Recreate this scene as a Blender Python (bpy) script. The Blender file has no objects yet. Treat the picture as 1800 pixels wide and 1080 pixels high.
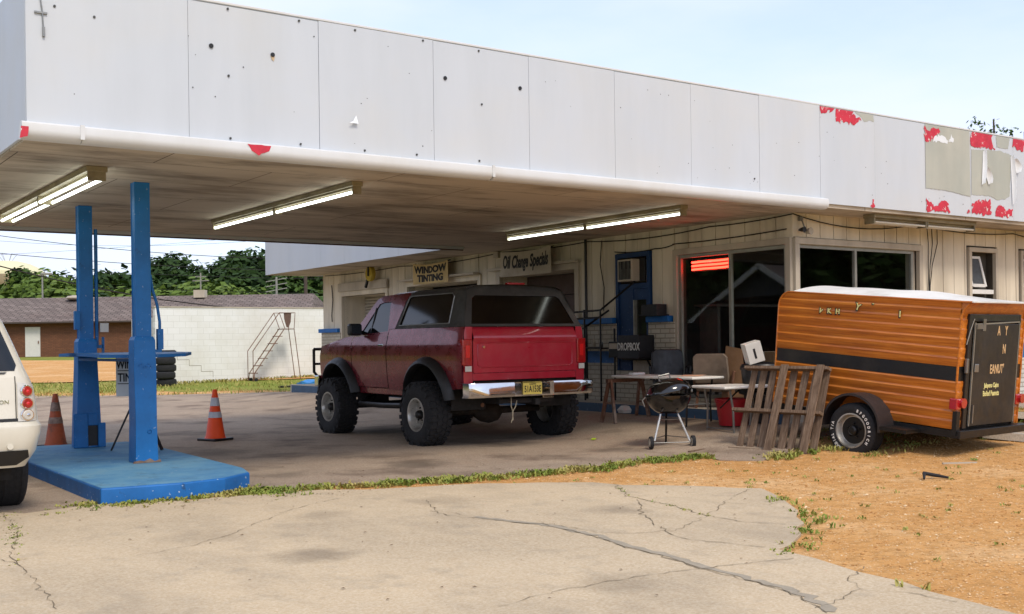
import bpy, bmesh, math, random
from mathutils import Vector, Matrix
from mathutils.geometry import delaunay_2d_cdt
sc = bpy.context.scene
C = bpy.context.collection
R = math.radians
PI = math.pi

# ---------------------------------------------------------------- camera, sky, sun, exposure
# world axes: x runs along the canopy front, y runs back along the shop front, z up (metres)
YAW = math.atan2(0.575, 0.818)
cam = bpy.data.cameras.new('camera')
cam.sensor_width = 36.0
cam.lens = 39.0
cam.shift_y = 61.0 / 1800.0
cam.clip_start = 0.1
cam.clip_end = 5000
camo = bpy.data.objects.new('camera', cam)
camo.matrix_world = Matrix.Translation((0, 0, 1.4)) @ Matrix.Rotation(-YAW, 4, 'Z') @ Matrix.Rotation(PI/2, 4, 'X') @ Matrix.Rotation(-0.01327, 4, 'Z')
C.objects.link(camo)
sc.camera = camo

SUN_EL = R(50)
SUN_D = Vector((-0.12, -1.0, 0)).normalized()        # where the sun stands, seen from the ground
world = bpy.data.worlds.new('World')
sc.world = world
world.use_nodes = True
wt = world.node_tree
wt.nodes.clear()
wo = wt.nodes.new('ShaderNodeOutputWorld')
bg = wt.nodes.new('ShaderNodeBackground')
sky = wt.nodes.new('ShaderNodeTexSky')
sky.sky_type = 'NISHITA'
sky.sun_disc = False
sky.sun_elevation = SUN_EL
sky.sun_rotation = math.atan2(SUN_D.x, SUN_D.y)
sky.air_density = 1.0
sky.dust_density = 1.5
sky.ozone_density = 1.5
tc = wt.nodes.new('ShaderNodeTexCoord')
mp = wt.nodes.new('ShaderNodeMapping')
mp.inputs['Scale'].default_value = (1.3, 1.3, 4.5)
mp.inputs['Location'].default_value = (3.2, 1.1, 0.4)
nz = wt.nodes.new('ShaderNodeTexNoise')
nz.inputs['Scale'].default_value = 1.6
nz.inputs['Detail'].default_value = 7
nz.inputs['Roughness'].default_value = 0.5
cr = wt.nodes.new('ShaderNodeValToRGB')
cr.color_ramp.elements[0].position = 0.33
cr.color_ramp.elements[0].color = (0.5, 0.5, 0.5, 1)
cr.color_ramp.elements[1].position = 0.58
cr.color_ramp.elements[1].color = (0.96, 0.96, 0.96, 1)
mx = wt.nodes.new('ShaderNodeMixRGB')
mx.inputs['Color2'].default_value = (3.75, 4.05, 5.1, 1)      # thin high cloud
wt.links.new(tc.outputs['Generated'], mp.inputs['Vector'])
wt.links.new(mp.outputs['Vector'], nz.inputs['Vector'])
wt.links.new(nz.outputs['Fac'], cr.inputs['Fac'])
wt.links.new(cr.outputs['Color'], mx.inputs['Fac'])
wt.links.new(sky.outputs['Color'], mx.inputs['Color1'])
wt.links.new(mx.outputs['Color'], bg.inputs['Color'])
bg.inputs['Strength'].default_value = 0.15
wt.links.new(bg.outputs['Background'], wo.inputs['Surface'])

sun = bpy.data.lights.new('sun', 'SUN')
sun.energy = 1.45
sun.angle = R(16)
sun.color = (1.0, 0.9, 0.76)
suno = bpy.data.objects.new('sun', sun)
sd = Vector((SUN_D.x*math.cos(SUN_EL), SUN_D.y*math.cos(SUN_EL), math.sin(SUN_EL)))
suno.rotation_euler = sd.to_track_quat('Z', 'Y').to_euler()
suno.location = (0, -10, 30)
C.objects.link(suno)
vs = sc.view_settings
vs.view_transform = 'Standard'
vs.look = 'None'
vs.exposure = 0.74
vs.gamma = 1.0
sc.cycles.max_bounces = 7
sc.cycles.transparent_max_bounces = 12

# ---------------------------------------------------------------- helpers
def lin(h):
    h = h.lstrip('#')
    o = []
    for i in (0, 2, 4):
        c = int(h[i:i+2], 16)/255
        o.append(c/12.92 if c <= 0.04045 else ((c+0.055)/1.055)**2.4)
    return tuple(o) + (1,)

class NT:
    def __init__(s, name):
        s.m = bpy.data.materials.new(name)
        s.m.use_nodes = True
        s.t = s.m.node_tree
        s.t.nodes.clear()
        s.out = s.n('ShaderNodeOutputMaterial')
        s.b = s.n('ShaderNodeBsdfPrincipled')
        s.l(s.b.outputs[0], s.out.inputs['Surface'])
        s.tc = s.n('ShaderNodeTexCoord').outputs['Object']
    def n(s, t): return s.t.nodes.new(t)
    def l(s, a, b): s.t.links.new(a, b)
    def mapping(s, scale=(1,1,1), loc=(0,0,0), rot=(0,0,0)):
        m = s.n('ShaderNodeMapping')
        m.inputs['Scale'].default_value = scale
        m.inputs['Location'].default_value = loc
        m.inputs['Rotation'].default_value = rot
        s.l(s.tc, m.inputs['Vector'])
        return m.outputs[0]
    def noise(s, scale, detail=4, rough=0.55, vec=None, dist=0):
        k = s.n('ShaderNodeTexNoise')
        k.inputs['Scale'].default_value = scale
        k.inputs['Detail'].default_value = detail
        k.inputs['Roughness'].default_value = rough
        k.inputs['Distortion'].default_value = dist
        s.l(vec if vec is not None else s.tc, k.inputs['Vector'])
        return k.outputs['Fac']
    def ramp(s, f, stops):
        r = s.n('ShaderNodeValToRGB')
        e = r.color_ramp.elements
        while len(e) < len(stops): e.new(0.5)
        for i, (p, c) in enumerate(stops):
            e[i].position = p
            e[i].color = c if isinstance(c, tuple) else (c, c, c, 1)
        s.l(f, r.inputs['Fac'])
        return r.outputs['Color']
    def mix(s, f, a, b, mode='MIX'):
        m = s.n('ShaderNodeMixRGB')
        m.blend_type = mode
        for v, k in ((f, 'Fac'), (a, 'Color1'), (b, 'Color2')):
            if isinstance(v, (int, float)): m.inputs[k].default_value = v if k == 'Fac' else (v, v, v, 1)
            elif isinstance(v, tuple): m.inputs[k].default_value = v
            else: s.l(v, m.inputs[k])
        return m.outputs[0]
    def bump(s, h, strength=0.3, dist=0.02):
        b = s.n('ShaderNodeBump')
        b.inputs['Strength'].default_value = strength
        b.inputs['Distance'].default_value = dist
        s.l(h, b.inputs['Height'])
        s.l(b.outputs[0], s.b.inputs['Normal'])
    def color(s, c):
        if isinstance(c, tuple): s.b.inputs['Base Color'].default_value = c
        else: s.l(c, s.b.inputs['Base Color'])
    def set(s, **k):
        names = dict(rough='Roughness', metal='Metallic', coat='Coat Weight', coatr='Coat Roughness', spec='Specular IOR Level', trans='Transmission Weight', alpha='Alpha', sheen='Sheen Weight')
        for a, v in k.items():
            i = s.b.inputs[names[a]]
            if isinstance(v, (int, float)): i.default_value = v
            else: s.l(v, i)
        return s

def simple(name, col, rough=0.6, metal=0.0, var=0.18, scale=6.0, bump=0.1, dirt=None, coat=0, bdist=0.01, dscale=1.5, dthr=(0.5, 0.7), vec=None, rvar=0.12):
    """worn surface: colour varied by two noises, optional dirt blotches, roughness variation, bump"""
    t = NT(name)
    c = lin(col) if isinstance(col, str) else col
    dark = tuple(x*(1-var) for x in c[:3]) + (1,)
    light = tuple(min(1, x*(1+var*0.6)) for x in c[:3]) + (1,)
    v = t.mapping(*vec) if vec else None
    n1 = t.noise(scale, 5, 0.6, v)
    base = t.mix(n1, dark, light)
    base = t.ramp(n1, [(0.3, dark), (0.7, light)])
    if dirt:
        n2 = t.noise(dscale, 6, 0.65, v)
        f = t.ramp(n2, [(dthr[0], 0.0), (dthr[1], 1.0)])
        base = t.mix(f, base, lin(dirt))
    t.color(base)
    n3 = t.noise(scale*3.1, 4)
    t.set(rough=t.ramp(n3, [(0.25, max(0.02, rough-rvar)), (0.75, min(1, rough+rvar))]), metal=metal)
    if coat: t.set(coat=coat, coatr=0.06)
    if bump: t.bump(t.noise(scale*6, 4), bump, bdist)
    return t.m

def emit(name, col, s):
    t = NT(name)
    t.b.inputs['Base Color'].default_value = col
    t.b.inputs['Emission Color'].default_value = col
    t.b.inputs['Emission Strength'].default_value = s
    return t.m

class MB:
    """collects shapes; build() links them as ONE mesh object"""
    def __init__(s): s.v = []; s.f = []
    def add(s, vs, fs):
        o = len(s.v)
        s.v += [tuple(v) for v in vs]
        s.f += [tuple(i+o for i in f) for f in fs]
        return s
    def box(s, c, d, rot=None):
        x, y, z = d[0]/2, d[1]/2, d[2]/2
        p = [Vector((a, b, e)) for a in (-x, x) for b in (-y, y) for e in (-z, z)]
        if rot is not None:
            m = rot if isinstance(rot, Matrix) else Matrix.Rotation(rot, 3, 'Z')
            p = [m @ q for q in p]
        cc = Vector(c)
        return s.add([q+cc for q in p], [(0,1,3,2),(4,6,7,5),(0,4,5,1),(2,3,7,6),(0,2,6,4),(1,5,7,3)])
    def bx(s, x0, x1, y0, y1, z0, z1):
        return s.box(((x0+x1)/2, (y0+y1)/2, (z0+z1)/2), (abs(x1-x0), abs(y1-y0), abs(z1-z0)))
    def bar(s, a, b, w, h=None, up=(0,0,1)):
        """rectangular bar from a to b, w wide, h thick"""
        a, b = Vector(a), Vector(b)
        h = h or w
        d = (b-a); L = d.length; d.normalize()
        u = Vector(up)
        if abs(d.dot(u)) > 0.98: u = Vector((1,0,0))
        sx = d.cross(u).normalized(); sy = sx.cross(d).normalized()
        m = Matrix((sx, d, sy)).transposed()
        return s.box((a+b)/2, (w, L, h), m)
    def cyl(s, a, b, r0, r1=None, seg=12, caps=True):
        a, b = Vector(a), Vector(b)
        r1 = r0 if r1 is None else r1
        d = (b-a).normalized()
        u = Vector((0,0,1)) if abs(d.z) < 0.95 else Vector((1,0,0))
        e = d.cross(u).normalized(); g = e.cross(d).normalized()
        vs = []
        for p, r in ((a, r0), (b, r1)):
            for i in range(seg):
                t = 2*PI*i/seg
                vs.append(p + (e*math.cos(t) + g*math.sin(t))*r)
        fs = [(i, (i+1) % seg, seg+(i+1) % seg, seg+i) for i in range(seg)]
        if caps: fs += [tuple(range(seg))[::-1], tuple(range(seg, 2*seg))]
        return s.add(vs, fs)
    def tube(s, pts, r, seg=8):
        pts = [Vector(p) for p in pts]
        vs = []; n = len(pts)
        pe = None
        for k, p in enumerate(pts):
            d = (pts[min(k+1, n-1)] - pts[max(k-1, 0)]).normalized()
            if pe is None:
                u = Vector((0,0,1)) if abs(d.z) < 0.9 else Vector((1,0,0))
                e = d.cross(u).normalized()
            else:
                e = (pe - d*pe.dot(d)).normalized()
            pe = e
            g = d.cross(e).normalized()
            rr = r[k] if isinstance(r, (list, tuple)) else r
            for i in range(seg):
                t = 2*PI*i/seg
                vs.append(p + (e*math.cos(t)+g*math.sin(t))*rr)
        fs = []
        for k in range(n-1):
            for i in range(seg):
                fs.append((k*seg+i, k*seg+(i+1) % seg, (k+1)*seg+(i+1) % seg, (k+1)*seg+i))
        fs += [tuple(range(seg))[::-1], tuple(range((n-1)*seg, n*seg))]
        return s.add(vs, fs)
    def lathe(s, prof, o=(0,0,0), axis='Z', seg=32, closed=False, cap=False):
        """prof: (radius, height) pairs turned about an axis through o"""
        vs = []; n = len(prof)
        for r, h in prof:
            for i in range(seg):
                t = 2*PI*i/seg
                a, b = r*math.cos(t), r*math.sin(t)
                p = (a, b, h) if axis == 'Z' else ((h, a, b) if axis == 'X' else (a, h, b))
                vs.append(Vector(p)+Vector(o))
        fs = []
        for k in range(n if closed else n-1):
            k2 = (k+1) % n
            for i in range(seg):
                fs.append((k*seg+i, k*seg+(i+1) % seg, k2*seg+(i+1) % seg, k2*seg+i))
        if cap: fs += [tuple(range(seg))[::-1], tuple(range((n-1)*seg, n*seg))]
        return s.add(vs, fs)
    def sheet(s, outline, f, holes=(), step=0.1, thick=0.0, nrm=None):
        """flat outline (a,b) with holes, filled with a grid of points and mapped to 3-D by f; thick>0 closes it to a slab along nrm"""
        vin, fe = [], []
        edges = []
        def ring(pts):
            pp = []
            n = len(pts)
            for i in range(n):
                a, b = Vector(pts[i]), Vector(pts[(i+1) % n])
                k = max(1, int((b-a).length/step))
                for j in range(k): pp.append(a.lerp(b, j/k))
            o = len(vin)
            vin.extend(pp)
            for i in range(len(pp)): edges.append((o+i, o+(i+1) % len(pp)))
            return pp
        rings = [ring(outline)] + [ring(h) for h in holes]
        xs = [p.x for p in rings[0]]; ys = [p.y for p in rings[0]]
        def inside(p, poly):
            c = False; n = len(poly)
            for i in range(n):
                a, b = poly[i], poly[i-1]
                if (a.y > p.y) != (b.y > p.y) and p.x < (b.x-a.x)*(p.y-a.y)/(b.y-a.y)+a.x: c = not c
            return c
        nx = int((max(xs)-min(xs))/step)+1; ny = int((max(ys)-min(ys))/step)+1
        if nx*ny < 60000:
            for i in range(nx):
                for j in range(ny):
                    p = Vector((min(xs)+(i+0.5)*step, min(ys)+(j+0.5)*step))
                    if inside(p, rings[0]) and not any(inside(p, h) for h in rings[1:]):
                        if all((p-q).length > step*0.45 for r_ in rings for q in r_): vin.append(p)
        r = delaunay_2d_cdt(vin, edges, [], 0, 1e-6)
        vo, fo = r[0], r[2]
        keep = []
        for fc in fo:
            cc = sum((vo[i] for i in fc), Vector((0,0)))/len(fc)
            if inside(cc, rings[0]) and not any(inside(cc, h) for h in rings[1:]): keep.append(tuple(fc))
        top = [Vector(f(p.x, p.y)) for p in vo]
        if not thick:
            return s.add(top, keep)
        nv = Vector(nrm)
        bot = [p - nv*thick for p in top]
        n = len(top)
        cnt = {}
        for fc in keep:
            for i in range(len(fc)):
                a, b = fc[i], fc[(i+1) % len(fc)]
                cnt[(a, b)] = 1
        fs = list(keep) + [tuple(i+n for i in fc[::-1]) for fc in keep]
        for (a, b) in cnt:
            if (b, a) not in cnt: fs.append((b, a, a+n, b+n))
        return s.add(top+bot, fs)
    def build(s, name, mat, parent=None, smooth=35, bevel=0, bseg=2, fixn=True, label=None):
        me = bpy.data.meshes.new(name)
        me.from_pydata(s.v, [], s.f)
        me.update()
        if fixn:
            bm = bmesh.new(); bm.from_mesh(me)
            bmesh.ops.recalc_face_normals(bm, faces=bm.faces)
            bm.to_mesh(me); bm.free()
        if smooth:
            me.shade_smooth()
            me.set_sharp_from_angle(angle=R(smooth))
        me.materials.append(mat)
        o = bpy.data.objects.new(name, me)
        C.objects.link(o)
        if parent is not None: o.parent = parent
        if bevel:
            m = o.modifiers.new('bevel', 'BEVEL')
            m.width = bevel; m.segments = bseg; m.limit_method = 'ANGLE'; m.angle_limit = R(40)
            m.harden_normals = False
        if label: o['label'] = label
        return o

def tag(o, label, cat, group=None, kind=None):
    if label: o['label'] = label
    if cat: o['category'] = cat
    if group: o['group'] = group
    if kind: o['kind'] = kind
    return o
def structure(o): o['kind'] = 'structure'; return o
def thing(name, label, cat, loc=(0,0,0), rz=0.0, group=None, rot=None):
    o = bpy.data.objects.new(name, None)
    o.empty_display_size = 0.2
    C.objects.link(o)
    o.location = loc
    o.rotation_euler = rot if rot else (0, 0, rz)
    return tag(o, label, cat, group)
def copy_tree(o, parent=None):
    kids = [c for c in bpy.data.objects if c.parent == o]
    c = o.copy(); C.objects.link(c); c.parent = parent
    for k in kids: copy_tree(k, c)
    return c
def text(body, size, mat, parent, loc, rot, name='lettering', ext=0.002, sx=1.0, shear=0.0, bold=0.0, align='CENTER', spacing=1.0, shapef=None):
    cu = bpy.data.curves.new(name, 'FONT')
    cu.body = body; cu.size = size; cu.extrude = ext; cu.shear = shear
    cu.offset = bold; cu.align_x = align; cu.align_y = 'CENTER'; cu.space_character = spacing
    cu.resolution_u = 3
    t = bpy.data.objects.new(name, cu)
    C.objects.link(t)
    bpy.context.view_layer.update()
    me = bpy.data.meshes.new_from_object(t)
    me.name = name
    bpy.data.objects.remove(t)
    for v in me.vertices:
        v.co.x *= sx
        if shapef: v.co = shapef(v.co)
    me.materials.clear(); me.materials.append(mat)
    o = bpy.data.objects.new(name, me)
    C.objects.link(o)
    o.parent = parent; o.location = loc; o.rotation_euler = rot
    return o
def camxy(r, d):
    """ground position d metres ahead of the viewer's standpoint and r to the right, in lot axes"""
    return (r*math.cos(YAW)+d*math.sin(YAW), -r*math.sin(YAW)+d*math.cos(YAW))
def ss(t):
    t = max(0.0, min(1.0, t)); return t*t*(3-2*t)
PROF = [(0,0),(24,0.02),(30,0.10),(36,0.16),(40,0.27),(60,0.5),(78,0.8),(120,0.9),(400,1.0),(3000,1.2)]
def gz(x, y):
    """height of the lot: level at the front, rising to the shop walls and to the field behind"""
    d = x*math.sin(YAW)+y*math.cos(YAW)
    far = 0
    for (a, za), (b, zb) in zip(PROF, PROF[1:]):
        if a <= d <= b: far = za+(zb-za)*(d-a)/(b-a)
    near = 0.24*ss((x-9.2)/2.6)*(1-ss((y-24)/8)) * (1 - 0.75*ss((9.5-y)/3.5)) + 0.12*ss((x-13)/4)*(1-ss((y-24)/8))
    return max(far, near) if d > 24 else near + far
RED = [[(11.93, 4.5), (12.06, 4.51), (12.23, 4.5), (12.18, 4.45), (12.09, 4.46), (12.03, 4.41), (11.96, 4.4), (11.93, 4.46)], [(12.26, 4.5), (12.63, 4.5), (12.59, 4.44), (12.77, 4.44), (12.8, 4.39), (12.7, 4.35), (12.59, 4.32), (12.42, 4.32), (12.26, 4.32), (12.25, 4.39)], [(14.24, 4.47), (14.3, 4.41), (14.38, 4.4), (14.45, 4.47), (14.58, 4.47), (14.62, 4.4), (14.49, 4.34), (14.45, 4.28), (14.25, 4.25)], [(15.42, 4.51), (15.99, 4.52), (15.97, 4.39), (16.06, 4.29), (15.73, 4.28), (15.42, 4.28)], [(14.27, 3.42), (14.34, 3.36), (14.51, 3.32), (14.64, 3.4), (14.76, 3.4), (14.86, 3.24), (14.26, 3.23)], [(15.43, 3.41), (15.56, 3.46), (15.91, 3.48), (15.92, 3.26), (15.42, 3.25)], [(16.07, 3.37), (16.17, 3.42), (16.36, 3.35), (16.52, 3.39), (16.53, 3.26), (16.04, 3.25)], [(16.56, 4.51), (16.9, 4.51), (16.81, 4.31), (16.54, 4.37)], [(13.02, 3.32), (13.07, 3.21), (12.97, 3.21)], [(15.33, 3.31), (15.37, 3.26), (15.28, 3.25)]]
GREY = [[(12.66, 4.5), (13.07, 4.5), (13.07, 4.4), (12.97, 4.41), (12.87, 4.38), (12.79, 4.44)], [(14.26, 4.5), (15.37, 4.51), (15.38, 3.51), (14.71, 3.56), (14.26, 3.56)], [(16.09, 4.51), (16.46, 4.52), (16.41, 4.32), (16.1, 4.32)], [(15.42, 4.23), (16.22, 4.27), (16.5, 4.23), (16.48, 3.99), (16.44, 3.58), (16.33, 3.53), (16.08, 3.5), (15.92, 3.55), (15.41, 3.54)]]
WHT = [[(14.45, 4.26), (14.49, 4.34), (14.66, 4.37), (14.76, 4.34), (14.84, 4.27), (14.84, 4.29), (14.9, 4.41), (14.96, 4.35), (14.94, 4.28), (14.45, 4.25)]]
GUTRED = [[(3.87, 3.24), (4.1, 3.24), (4.08, 3.19), (4.0, 3.16), (3.98, 3.14), (3.91, 3.18)], [(1.94, 3.21), (2.0, 3.21), (1.99, 3.13), (1.93, 3.11)]]
BOLTBIG = [(3.57, 4.11), (4.16, 4.11), (6.05, 4.13), (7.0, 4.14)]
BOLTS = [(3.73, 3.86), (4.43, 4.47), (5.02, 4.47), (5.79, 4.48), (6.47, 4.47), (6.5, 3.91), (3.74, 3.29), (4.43, 3.3), (5.11, 3.3), (5.7, 3.31), (6.46, 3.31), (3.73, 4.47), (10.65, 3.43), (2.23, 4.25), (2.55, 4.21), (14.46, 4.58)]
SLAB = [(1.6, 10.33), (1.96, 9.91), (2.24, 9.92), (2.54, 10.04), (3.3, 9.75), (4.19, 9.67), (4.52, 9.64), (4.83, 9.32), (5.14, 9.21), (5.96, 8.99), (6.8, 8.37), (6.91, 7.99), (7.26, 7.59), (7.67, 6.98), (7.27, 6.39), (6.9, 5.89), (6.5, 5.52), (5.72, 4.99), (5.53, 4.89), (5.51, 4.55), (5.4, 4.21), (5.35, 3.86), (5.22, 3.36), (5.21, 3.07)]
CRACKS = [[(4.65, 7.78), (4.64, 7.41), (4.81, 7.02), (4.95, 6.64), (4.92, 6.06), (4.83, 5.59), (4.81, 5.24), (4.72, 4.79), (4.71, 4.46), (4.67, 4.13), (4.53, 3.75), (4.4, 3.57)], [(3.25, 4.76), (3.56, 4.83), (3.86, 4.86), (4.2, 4.87), (4.6, 4.81), (5.0, 4.74), (5.27, 4.7), (5.46, 4.64)], [(6.83, 8.06), (6.41, 7.34), (6.34, 6.76), (6.17, 6.14), (6.18, 5.79), (6.37, 5.47)], [(7.55, 7.03), (6.92, 6.68), (6.39, 6.32), (6.01, 6.1), (5.42, 5.79)], [(6.34, 7.18), (5.86, 6.58), (5.47, 5.9), (5.33, 5.58), (5.48, 5.19), (5.57, 4.93)], [(5.0, 6.77), (5.06, 6.17), (5.21, 5.96), (5.57, 5.88)], [(6.77, 6.6), (6.98, 6.29), (7.28, 6.25)], [(3.65, 8.5), (4.13, 8.82), (4.41, 8.95)], [(2.15, 7.38), (2.54, 7.5), (2.97, 7.8), (3.52, 8.35), (3.74, 8.54)], [(5.52, 4.22), (5.19, 4.08), (5.0, 3.86), (4.63, 3.75), (4.4, 3.71)], [(5.0, 3.86), (5.14, 3.64), (5.15, 3.31)], [(4.94, 8.36), (4.7, 7.81), (4.74, 7.33)], [(1.41, 7.86), (1.47, 7.46), (1.44, 6.97), (1.41, 6.54), (1.37, 6.09)], [(1.83, 10.14), (1.74, 8.97), (1.49, 7.91), (1.47, 7.46)], [(7.16, 11.17), (6.78, 10.1), (6.69, 9.56)], [(2.47, 13.64), (2.54, 12.25), (2.75, 11.48)]]
WEEDS = [[(2.56, 10.02), (2.95, 9.91), (3.39, 10.0), (3.76, 9.98), (4.06, 10.03), (4.18, 9.72)], [(4.52, 9.84), (4.79, 9.72), (5.09, 9.57), (5.36, 9.61), (5.56, 9.5), (5.87, 9.47)], [(5.82, 9.39), (6.2, 9.36), (6.79, 9.28), (7.24, 9.28), (7.64, 9.2), (8.22, 9.4), (8.79, 9.36), (9.34, 9.37)], [(6.83, 8.06), (6.41, 7.34), (6.34, 6.76), (6.17, 6.14)], [(7.33, 6.46), (7.11, 6.1), (6.81, 5.71), (6.56, 5.47)], [(6.36, 5.41), (6.09, 5.1), (5.66, 4.86), (5.49, 4.85)], [(9.62, 8.61), (10.02, 8.58), (10.4, 8.49), (10.47, 8.34)], [(1.83, 10.14), (1.74, 8.97), (1.49, 7.91), (1.47, 7.46)], [(2.0, 9.65), (2.33, 9.72)], [(12.12, 8.08), (12.44, 7.97), (13.11, 8.16)], [(5.26, 3.78), (5.25, 3.72), (5.29, 3.64)], [(13.66, 8.42), (14.25, 8.45), (14.77, 8.59)]]
# ---------------------------------------------------------------- materials
def concrete(name, c0, c1, stain, grain=0.5, wet=None, spots=()):
    t = NT(name)
    n = t.noise(0.55, 8, 0.62, dist=0.3)
    a = t.ramp(n, [(0.28, lin(c0)), (0.5, lin(c1)), (0.75, lin(stain))])
    fine = t.noise(55, 3, 0.7)
    a = t.mix(t.ramp(fine, [(0.35, 0.0), (0.75, 1.0)]), a, t.mix(0.35, a, lin('#efe6cf')), 'MIX')
    sp = t.noise(2.2, 7, 0.75)
    a = t.mix(t.ramp(sp, [(0.54, 0.0), (0.72, 0.5)]), a, lin('#8b8171'))
    if wet:
        w = t.noise(0.9, 5, 0.6, t.mapping((1, 1, 1), (4.3, 2.2, 0)))
        a = t.mix(t.ramp(w, [(0.5, 0.0), (0.66, 0.75)]), a, lin(wet))
    blot = t.noise(1.1, 6, 0.7, t.mapping((1, 0.5, 1), (9, 3, 0)))
    a = t.mix(t.ramp(blot, [(0.48, 0.0), (0.7, 0.35)]), a, lin('#7d7263'))
    for (sx0, sy0, rad, amt) in spots:
        vm = t.n('ShaderNodeVectorMath'); vm.operation = 'DISTANCE'; vm.inputs[1].default_value = (sx0, sy0, 0.0)
        wob = t.n('ShaderNodeVectorMath'); wob.operation = 'SCALE'; nzz = t.n('ShaderNodeTexNoise'); nzz.inputs['Scale'].default_value = 4.0
        t.l(t.tc, nzz.inputs['Vector']); t.l(nzz.outputs['Color'], wob.inputs[0]); wob.inputs['Scale'].default_value = rad*0.9
        ad = t.n('ShaderNodeVectorMath'); ad.operation = 'ADD'; t.l(t.tc, ad.inputs[0]); t.l(wob.outputs[0], ad.inputs[1])
        t.l(ad.outputs[0], vm.inputs[0])
        a = t.mix(t.ramp(vm.outputs['Value'], [(rad*0.55, amt), (rad*1.15, 0.0)]), a, lin('#564c41'))
    pit = t.noise(140, 2, 0.5)
    a = t.mix(t.ramp(pit, [(0.66, 0.0), (0.74, 0.55)]), a, lin('#6f6656'))
    t.color(a)
    t.set(rough=0.9, spec=0.25)
    t.bump(t.mix(0.5, t.noise(40, 5, 0.7), sp), grain, 0.02)
    return t.m
M = {}
M['slab'] = concrete('broom_concrete', '#a38f72', '#b29d7e', '#bda684', spots=((3.25, 6.85, 0.34, 0.5), (4.0, 8.3, 0.3, 0.25), (6.0, 7.0, 0.3, 0.3), (4.2, 4.95, 0.3, 0.3), (2.9, 8.0, 0.4, 0.2), (5.2, 8.4, 0.35, 0.25)))
M['fore'] = concrete('stained_concrete', '#937c67', '#877260', '#a08a73', wet='#665648', spots=((6.6, 11.2, 0.5, 0.6), (8.8, 12.6, 0.5, 0.7), (5.3, 14.2, 0.6, 0.5), (9.3, 10.8, 0.4, 0.5), (8.6, 15.5, 0.6, 0.7), (6.2, 17.5, 0.7, 0.4), (4.9, 11.2, 0.4, 0.5)))
M['walk'] = concrete('walk_concrete', '#a39a8c', '#9a9184', '#8d8376')
t = NT('orange_dirt')
n = t.noise(0.7, 8, 0.65)
a = t.ramp(n, [(0.25, lin('#c68f52')), (0.5, lin('#cf9c60')), (0.75, lin('#e6c08f'))])
n2 = t.noise(9, 6, 0.7)
a = t.mix(t.ramp(n2, [(0.45, 0.0), (0.62, 0.6)]), a, lin('#a37a48'))
n3 = t.noise(60, 3, 0.6)
a = t.mix(t.ramp(n3, [(0.6, 0.0), (0.68, 0.7)]), a, lin('#ecd6b0'))
t.color(a); t.set(rough=0.95, spec=0.1); t.bump(t.mix(0.5, t.noise(30, 6, 0.75), t.noise(4, 7, 0.7)), 0.8, 0.05)
M['dirt'] = t.m
t = NT('lawn')
n = t.noise(0.35, 8, 0.7)
a = t.ramp(n, [(0.3, lin('#6f7d33')), (0.55, lin('#8b8d45')), (0.75, lin('#ab9c5e'))])
a = t.mix(t.ramp(t.noise(5, 6, 0.8), [(0.4, 0.0), (0.7, 0.5)]), a, lin('#4c5c22'))
t.color(a); t.set(rough=1, spec=0.05); t.bump(t.noise(14, 5), 0.6, 0.05)
M['lawn'] = t.m
M['crack'] = simple('crack_dirt', '#75674f', 0.95, var=0.3, scale=20)
M['patch'] = simple('grey_patch', '#988d7a', 0.95, var=0.15, scale=14, bump=0.4)

def streaky(name, c, streak, amt=0.35, rough=0.5, spec=0.4):
    t = NT(name)
    n = t.noise(1.0, 6, 0.6, t.mapping((2.2, 2.2, 0.35)))
    m = t.noise(0.8, 5, 0.6)
    a = t.mix(t.ramp(n, [(0.42, 0.0), (0.8, amt)]), lin(c), lin(streak))
    a = t.mix(t.ramp(m, [(0.45, 0.0), (0.75, amt*0.6)]), a, lin('#cfc8b8'))
    t.color(a); t.set(rough=t.ramp(m, [(0.3, rough-0.08), (0.7, rough+0.12)]), spec=spec)
    t.bump(t.noise(1.3, 3, 0.5), 0.15, 0.05)
    return t.m
M['fascia'] = streaky('fascia_white', '#c3c8ce', '#b0b6bb', 0.4)
M['gutter'] = streaky('gutter_white', '#d4d5d5', '#b5b1a5', 0.35, 0.35)
M['red_peel'] = simple('red_underlayer', '#c3283c', 0.6, var=0.2, scale=9, dirt='#d9d2cc', dscale=14, dthr=(0.6, 0.64))
M['grey_peel'] = streaky('bare_panel', '#a9aba0', '#8e9086', 0.6)
M['white_peel'] = simple('white_flake', '#dfe2e4', 0.5, var=0.05)
# soffit: grimy boards running along y
t = NT('soffit_paint')
bw = t.n('ShaderNodeTexBrick')
bw.inputs['Scale'].default_value = 1.0
bw.inputs['Brick Width'].default_value = 2.4
bw.inputs['Row Height'].default_value = 1.2
bw.inputs['Mortar Size'].default_value = 0.006
bw.inputs['Color1'].default_value = lin('#c4b7a3'); bw.inputs['Color2'].default_value = lin('#baac98'); bw.inputs['Mortar'].default_value = lin('#55493c')
t.l(t.mapping((1,1,1), (0.3, 0.2, 0)), bw.inputs['Vector'])
st = t.noise(1.0, 7, 0.68, t.mapping((0.55, 1.9, 1), (3, 4, 0)))
a = t.mix(t.ramp(st, [(0.47, 0.0), (0.72, 0.85)]), bw.outputs['Color'], lin('#4c4238'))
st2 = t.noise(0.5, 4, 0.6)
a = t.mix(t.ramp(st2, [(0.5, 0.0), (0.7, 0.4)]), a, lin('#7d6a50'))
t.color(a); t.set(rough=0.75, spec=0.2); t.bump(st, 0.1, 0.01)
M['soffit'] = t.m
M['siding'] = streaky('siding_cream', '#dacfb8', '#8b7f6c', 0.75, 0.7, 0.2)
M['groove'] = simple('siding_groove', '#3f382f', 0.9)
M['trim'] = streaky('trim_cream', '#b9ae9b', '#7d7263', 0.7, 0.6, 0.3)
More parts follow.
